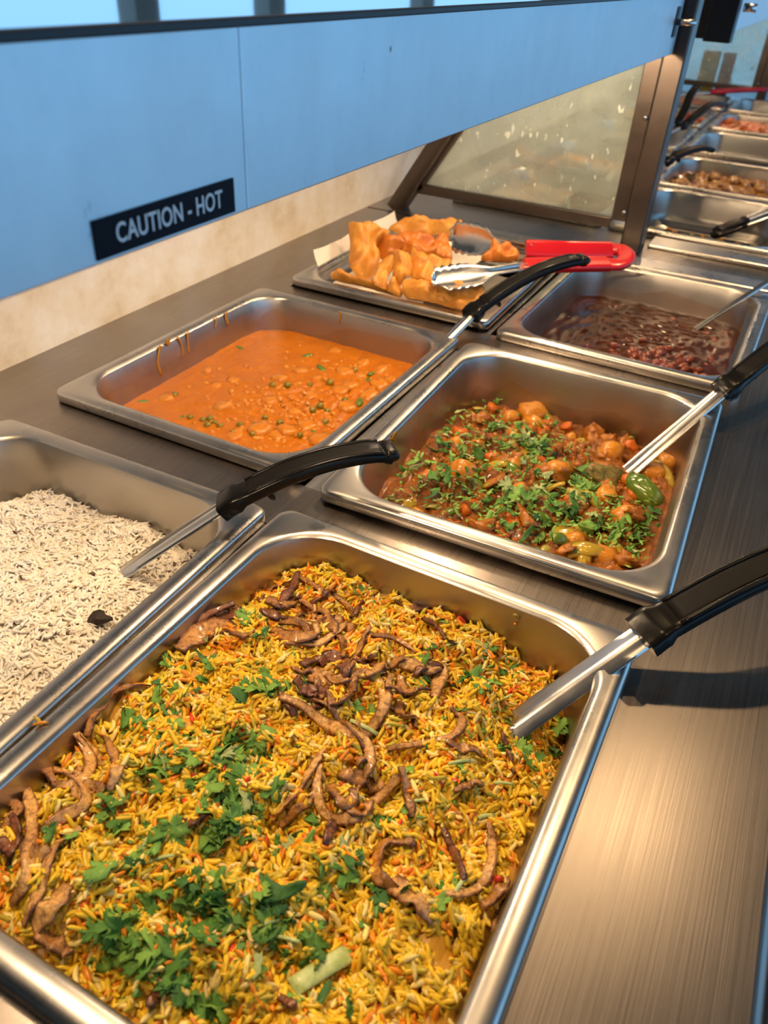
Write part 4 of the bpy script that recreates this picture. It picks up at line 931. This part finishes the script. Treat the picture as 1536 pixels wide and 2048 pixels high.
# ================================================================== tongs
def tong_arm(root, tip, base, hinge, nrm, wtip, gripm):
    tip, base, hinge = (np.array(q, float) for q in (tip, base, hinge)); nrm = np.array(nrm, float)
    ax = (base - tip); L = np.linalg.norm(ax); ax /= L; sd = np.cross(nrm, ax); sd /= np.linalg.norm(sd); nn = np.cross(ax, sd)
    V = []; F = []; ns, nc = 26, 9; Lh = L
    for i in range(ns):
        s = i / (ns - 1); w_ = wtip * (1 - sstep(.36, .62, s) * .66) * (min(1, (s + .012) / .10) ** .5); depth = .008 - .003 * float(sstep(.3, .6, s))
        sc = (1 + .11 * math.cos(s * 2 * math.pi * 13)) if s < .40 else 1.0
        for j in range(nc):
            a = -1 + 2 * j / (nc - 1); V.append(tip + ax * Lh * s + sd * a * float(w_) * sc - nn * depth * (1 - a * a))
    for i in range(ns - 1):
        for j in range(nc - 1): F.append((i * nc + j, i * nc + j + 1, (i + 1) * nc + j + 1, (i + 1) * nc + j))
    m_ = obj('arm', mesh_py('arm', V, F), STEEL_SHANK, root, loc=(0, 0, 0)); md = m_.modifiers.new('thick', 'SOLIDIFY'); md.thickness = .0012
    C = catmull([base - ax * .008, base * .6 + hinge * .4, hinge], 14)
    gr = obj('grip', mesh_py('grip', *sweep(C, [.0105, .011, .0112] + [.0112] * 11, [.0052] * 14, up=nn, sect=rrect(1, 1, .55, 3)), True, 60), gripm, root)
    return C
tg = thing('tongs', 'steel tongs with red plastic grips resting across the fried pastries', 'tongs', (0, 0, 0))
TB = at(1235, 520, .036); tg.location = TB; TB0 = np.array(TB)
loc_ = lambda q: np.array(q) - TB0
tong_arm(tg, loc_(at(868, 560, .036)), loc_(at(1062, 530, .040)), loc_(at(1215, 528, .036)), (-.05, -.55, .8), .0205, RED_GRIP)
tong_arm(tg, loc_(at(895, 470, .034)), loc_(at(1062, 500, .044)), loc_(at(1222, 502, .040)), (.10, -.80, .35), .0200, RED_GRIP)
Cb = catmull([loc_(at(1200, 528, .036)), loc_(at(1238, 528, .036)), loc_(at(1254, 514, .038)), loc_(at(1240, 500, .040)), loc_(at(1205, 500, .040))], 20)
obj('hinge_bend', mesh_py('hinge_bend', *sweep(Cb, .0105, .0042, up=(0, -.3, 1), sect=rrect(1, 1, .6, 3))), RED_GRIP, tg)

# ================================================================== heat lamp strip over the pans
def heat_lamp(y0, y1, label, labelled, lamps, power):
    t = thing('heat_lamp', label, 'heat lamp', (-.07, (y0 + y1) / 2, .2465)); oy = (y0 + y1) / 2
    zb, zt = 0.0, .0635
    split = (-.1285 - oy) if labelled else None
    segs = [(y0 - oy, split - .00003), (split + .00003, y1 - oy)] if labelled else [(y0 - oy, y1 - oy)]
    for a, b in segs: obj('front_panel', box(.0670, .0700, a, b, zb, zt, .0008), STEEL_PANEL, t)
    obj('back_panel', box(-.0700, -.0670, y0 - oy, y1 - oy, zb, zt, .0008), STEEL_PANEL, t)
    obj('top_sheet', box(-.0705, .0690, y0 - oy, y1 - oy, zt - .001, zt + .0012), STEEL_TOPSHEET, t)
    obj('top_trim', box(.0685, .0722, y0 - oy, y1 - oy, zt - .0012, zt + .0018, .0006), BLACK_TRIM, t)
    for yy in (y0 - oy, y1 - oy - .002): obj('end_cap', box(-.0670, .0670, yy, yy + .002, zb, zt - .001), DARK, t)
    for yy in lamps:                 # socket and quartz lamp
        obj('lamp_socket', mesh_py('lamp_socket', *sweep([(0, yy - oy - .030, .038), (0, yy - oy - .024, .038), (0, yy - oy - .018, .038)], .012, .012, r=.95)), DARK, t)
        l = bpy.data.lights.new('heat_bulb', 'POINT'); l.energy = power; l.color = (1.0, .69, .40); l.shadow_soft_size = .012
        o = bpy.data.objects.new('heat_bulb', l); COL.objects.link(o); o.location = (-.07, yy, .2465 + .038)
    if labelled:
        lp = obj('warning_label', box(.0700, .0706, -.2108 - oy, -.1374 - oy, .2482 - .2465, .2605 - .2465), LABEL_BLACK, t); lp['label'] = 'black warning label with pale letters'
        fc = bpy.data.curves.new('txt', 'FONT'); fc.body = 'CAUTION - HOT'; fc.size = .0088; fc.align_x = 'CENTER'; fc.align_y = 'CENTER'; fc.extrude = .0001; fc.offset = .00012; fc.space_character = 1.04
        fo = bpy.data.objects.new('txt', fc); COL.objects.link(fo); dg = bpy.context.evaluated_depsgraph_get(); me = bpy.data.meshes.new_from_object(fo.evaluated_get(dg)); bpy.data.objects.remove(fo)
        me.materials.clear(); lt = obj('lettering', me, LABEL_TEXT, lp, loc=(.0708, -.1735 - oy, .25435 - .2465), rot=(math.radians(90), 0, math.radians(90))); lt.scale = (.82, 1.0, 1)
    # thumb screw near the far end
    yy = (.776 if labelled else y0 + .07) - oy
    sc = obj('mounting_plate', box(.0700, .0716, yy - .010, yy + .008, .020, .052, .0005), BLACK_TRIM, t)
    obj('thumb_screw', mesh_py('thumb_screw', *sweep([(.0700, yy, .036), (.080, yy, .036), (.094, yy, .037)], .0034, .0034, r=.95)), STEEL_SHANK, sc)
    return t
heat_lamp(-.62, .806, 'blue lit steel heat lamp housing with the caution label over the pans', True, (-.24, .05, .33, .57), 1.9)
heat_lamp(1.16, 2.78, 'far steel heat lamp housing beyond the divider post', False, (1.4, 1.9, 2.4), .9)

# ================================================================== end frames with glass
def end_frame(y, label):
    t = thing('divider_frame', label, 'divider', (0, y, ZC)); z0 = 0.0
    obj('post', box(-.014, .016, -.004, .036, z0, .56, .0028), STEEL_POST, t)
    obj('glass_channel', box(-.036, -.0142, .004, .020, z0 + .040, .54, .0012), STEEL_POST, t)
    obj('bottom_channel', box(-.352, -.036, .003, .021, z0 + .028, z0 + .043, .0012), STEEL_POST, t)
    C = [(-.388, 0.004, 0.0), (-.31, 0.004, .125), (-.215, 0.004, .27)]
    obj('slanted_leg', mesh_py('slanted_leg', *sweep(C, .016, .013, up=(1, 0, .6), sect=rrect(1, 1, .12, 2)), True, 40), STEEL_POST, t)
    C = [(-.352, 0.012, .036), (-.285, 0.012, .14), (-.200, 0.012, .27)]
    obj('slanted_channel', mesh_py('slanted_channel', *sweep(C, .009, .006, up=(1, 0, .6), sect=rrect(1, 1, .12, 2)), True, 40), STEEL_POST, t)
    V = [(x, yy, z) for yy in (.010, .014) for x, z in ((-.350, .036), (-.034, .036), (-.034, .27), (-.205, .27))]
    g_ = obj('glass_pane', mesh_py('glass_pane', V, [(0, 1, 2, 3), (7, 6, 5, 4), (0, 4, 5, 1), (1, 5, 6, 2), (2, 6, 7, 3), (3, 7, 4, 0)], False), GLASS, t)
    for zz in (.055, .18): obj('bolt', mesh_py('bolt', *sweep([(-.018, -.0, zz), (-.018, -.003, zz), (-.018, -.0055, zz)], .003, .003, r=.95)), STEEL_RIM, t)
    return t
end_frame(.822, 'steel post and greasy glass divider between the two steam tables')
end_frame(2.80, 'far steel post and glass divider at the end of the second steam table')
# raised ledge strip under the divider
tag(obj('ledge_strip', box(-.34, .26, .745, .788, ZC, ZC + .006, .002), STEEL_RIM), 'flat steel ledge strip before the glass divider', 'strip')
tag(obj('ledge_strip', box(.02, .26, .862, .915, ZC, ZC + .006, .002), STEEL_RIM), 'flat steel ledge strip just beyond the divider post', 'strip')
# bracket that holds the far heat lamp
br = thing('lamp_bracket', 'dark square bracket carrying the far heat lamp', 'bracket', (.01, 1.14, .247)); obj('bracket_arm', box(-.02, .022, -.016, .018, -.002, .30, .002), BLACK_TRIM, br)
obj('bracket_bolt', mesh_py('bracket_bolt', *sweep([(.022, .05, .045), (.030, .05, .045), (.042, .05, .045)], .006, .006, r=.9)), STEEL_SHANK, br)

# ================================================================== pans on the far steam table
P1 = make_pan(.075, 1.085, 0, .065, 'nearly empty steel pan with food scraps beyond the post', 'far pans')
P2 = make_pan(.070, 1.440, 0, .065, 'steel pan of chunky tan curry on the far steam table', 'far pans')
P3 = make_pan(.065, 1.840, 0, .065, 'scraped out steel pan with greenish residue on the far steam table', 'far pans')
P4 = make_pan(.065, 2.220, 0, .065, 'steel pan of red and orange salad on the far steam table', 'far pans')
P5 = make_pan(.065, 2.620, 0, .065, 'grey steel pan at the end of the far steam table', 'far pans')
P1L = make_pan(-.200, 1.085, 0, .065, 'pan of brown curry behind the glass divider', 'far pans'); P2L = make_pan(-.205, 1.440, 0, .065, 'pan of dumplings in brown sauce behind the glass', 'far pans')
P3L = make_pan(-.210, 1.840, 0, .065, 'dark steel pan with a black handled spoon', 'far pans'); P4L = make_pan(-.210, 2.220, 0, .065, 'steel pan of pink and orange salad by the far backsplash', 'far pans'); P5L = make_pan(-.205, 2.620, 0, .065, 'steel pan carrying red tongs at the far end', 'far pans')
fz = Noise2(61, .035); fz2 = Noise2(62, .014)
def flat_h(lv, amp): return lambda X, Y: lv + amp * fz(X, Y) + amp * .7 * fz2(X, Y)
H2, H4, H3, H1 = flat_h(-.030, .0022), flat_h(-.020, .003), flat_h(-.056, .001), flat_h(-.059, .0015)
for p, H, m_, nm, lab in ((P2, H2, SAUCE_TAN, 'tan_curry_sauce', 'glossy tan curry sauce on the far steam table'), (P4, H4, SALAD_RED, 'red_salad', 'chopped red and orange salad filling the far pan'), (P4L, H4, SALAD_RED, 'pink_salad', 'chopped pink salad in the pan by the far backsplash'),
                          (P3, H3, SAUCE_TAN, 'curry_residue', 'thin greenish curry residue in the scraped out pan'), (P1L, H2, SAUCE_TAN, 'brown_curry_sauce', 'brown curry sauce behind the glass divider'), (P2L, H2, SAUCE_TAN, 'dumpling_sauce', 'brown sauce around the dumplings'), (P5L, H4, SALAD_RED, 'relish', 'orange relish under the red tongs')):
    tag(obj(nm, food_bed(nm, p, H, None, 30, 6, 8), m_), lab, 'curry sauce' if 'sauce' in nm or 'curry' in nm else 'salad', kind='stuff')
pan_film(P2, -.031, -.010, FILM, 41); pan_film(P4, -.02, -.008, FILM, 42); pan_film(P4L, -.02, -.008, FILM, 43)
gf = random.Random(17); T_TC = [setmat(blob(360 + i, (.012, .010, .007), .3, .3), SAUCE_TAN) for i in range(3)]; T_RS = [setmat(blob(370 + i, (.013, .009, .006), .35, .4), m_) for i, m_ in enumerate((SALAD_RED, CARROT, TOMATO))]
for p, H, T, nm, lab, cat, grp, n in ((P2, H2, T_TC, 'meat_chunk', 'brown meat chunk in the tan curry', 'meat', 'chunks in the tan curry', 60), (P4, H4, T_RS, 'salad_piece', 'chopped red vegetable piece in the far salad pan', 'vegetable', 'pieces in the red salad', 60), (P4L, H4, T_RS, 'salad_piece', 'chopped vegetable piece in the pink salad', 'vegetable', 'pieces in the pink salad', 30)):
    for _ in range(n):
        lu, lv = gf.uniform(-.1, .1), gf.uniform(-.13, .13); X, Y = p.l2w(lu, lv); o = bpy.data.objects.new(nm, gf.choice(T)); COL.objects.link(o)
        o.location = (X, Y, float(H(X, Y)) + gf.uniform(-.001, .003)); o.rotation_euler = rv(gf); o.scale = (gf.uniform(.7, 1.2),) * 3; tag(o, lab, cat, grp)
T_DP = [setmat(blob(380 + i, (.022, .020, .014), .1, 0, 16, 10), PASTRY[0]) for i in range(2)]
for lu, lv in ((-.03, -.09), (.05, -.08), (.06, .0), (-.05, .03)):
    X, Y = P2L.l2w(lu, lv); o = bpy.data.objects.new('dumpling', T_DP[int(lu > 0)]); COL.objects.link(o); o.location = (X, Y, -.024); tag(o, 'round golden dumpling in brown sauce behind the glass', 'dumpling', 'dumplings behind the glass')
T_SC = [setmat(blob(390 + i, (.006, .004, .0025), .3, .3), m_) for i, m_ in enumerate((POTATO, CABBAGE, PANEER, BITS_DARK))]
for _ in range(70):
    lu, lv = gf.uniform(-.1, .1), gf.uniform(-.05, .13); X, Y = P1.l2w(lu, lv); o = bpy.data.objects.new('food_scrap', gf.choice(T_SC)); COL.objects.link(o); o.location = (X, Y, -.0622); o.rotation_euler = (0, 0, gf.uniform(0, 6)); tag(o, 'small leftover scrap of food in the nearly empty pan', 'food scrap', 'scraps in the nearly empty pan')
# utensils over there
spoon(np.array([-.110, 1.36, -.028]), np.array([-.060, 1.420, .012]), np.array([-.020, 1.520, .030]) + np.array([.03, 0, 0]), 'black handled spoon lying across the tan curry pan', arch=.010, wS=.007)
spoon(np.array([-.185, 1.75, -.03]), np.array([-.110, 1.90, .014]), np.array([-.040, 2.10, .050]), 'black handled spoon rising from the dark far pan', arch=.02, wS=.007, bowl=False)
spoon(np.array([-.205, 1.78, -.03]), np.array([-.135, 1.96, .012]), np.array([-.120, 2.08, .085]), 'black spoon with upright curled handle in the dark far pan', arch=.01, wS=.007, bowl=False)
ft = thing('tongs', 'black tipped steel tongs lying in the nearly empty pan', 'tongs', tuple(at(1440, 470, -.03))); o0 = np.array(ft.location)
for dz, off in ((0, 0), (.012, .016)):
    a = at(1425, 472, -.045) - o0; b = at(1640, 395, .02) - o0; a, b = a + (0, off, dz * .4), b + (0, off * .3, dz); C = catmull([a, a * .7 + b * .3, a * .3 + b * .7, b], 16)
    obj('arm', mesh_py('arm', *sweep(C[4:], .0085, .0022, r=.5)), STEEL_SHANK, ft)
    obj('tip', mesh_py('tip', *sweep(C[:6], [.008, .013, .011, .013, .011, .010], .0035, r=.4)), BLACK_PLASTIC, ft)
ft2 = thing('tongs', 'steel tongs with dark red grips lying on the farthest pans', 'tongs', (-.12, 2.55, .03)); o0 = np.array(ft2.location)
for dy in (-.012, .014):
    obj('arm', mesh_py('arm', *sweep(catmull([np.array([-.26, 2.50 + dy, .012]) - o0, np.array([-.19, 2.53 + dy, .022]) - o0, np.array([-.13, 2.56 + dy, .030]) - o0], 8), .012, .003, r=.5)), STEEL_SHANK, ft2)
    obj('grip', mesh_py('grip', *sweep(catmull([np.array([-.135, 2.557 + dy, .030]) - o0, np.array([-.05, 2.60 + dy, .040]) - o0, np.array([.02, 2.64 + dy * .4, .045]) - o0], 10), .013, .006, r=.6)), mat('dark_red_grip' + str(dy), (.36, .012, .03), .4), ft2)
# cartons standing past the far frame
for x, w_, m_, lab in ((-.205, .055, YELLOW_BOX, 'yellow carton standing behind the far glass divider'), (-.145, .04, MAROON_BOX, 'maroon carton standing beside the yellow one')):
    cb = thing('carton', lab, 'carton', (x, 2.95, ZC)); obj('body', box(-w_ / 2, w_ / 2, -.02, .03, 0, .12, .002), m_, cb); obj('lid_flap', box(-w_ / 2, w_ / 2, -.021, .031, .118, .123, .001), m_, cb)
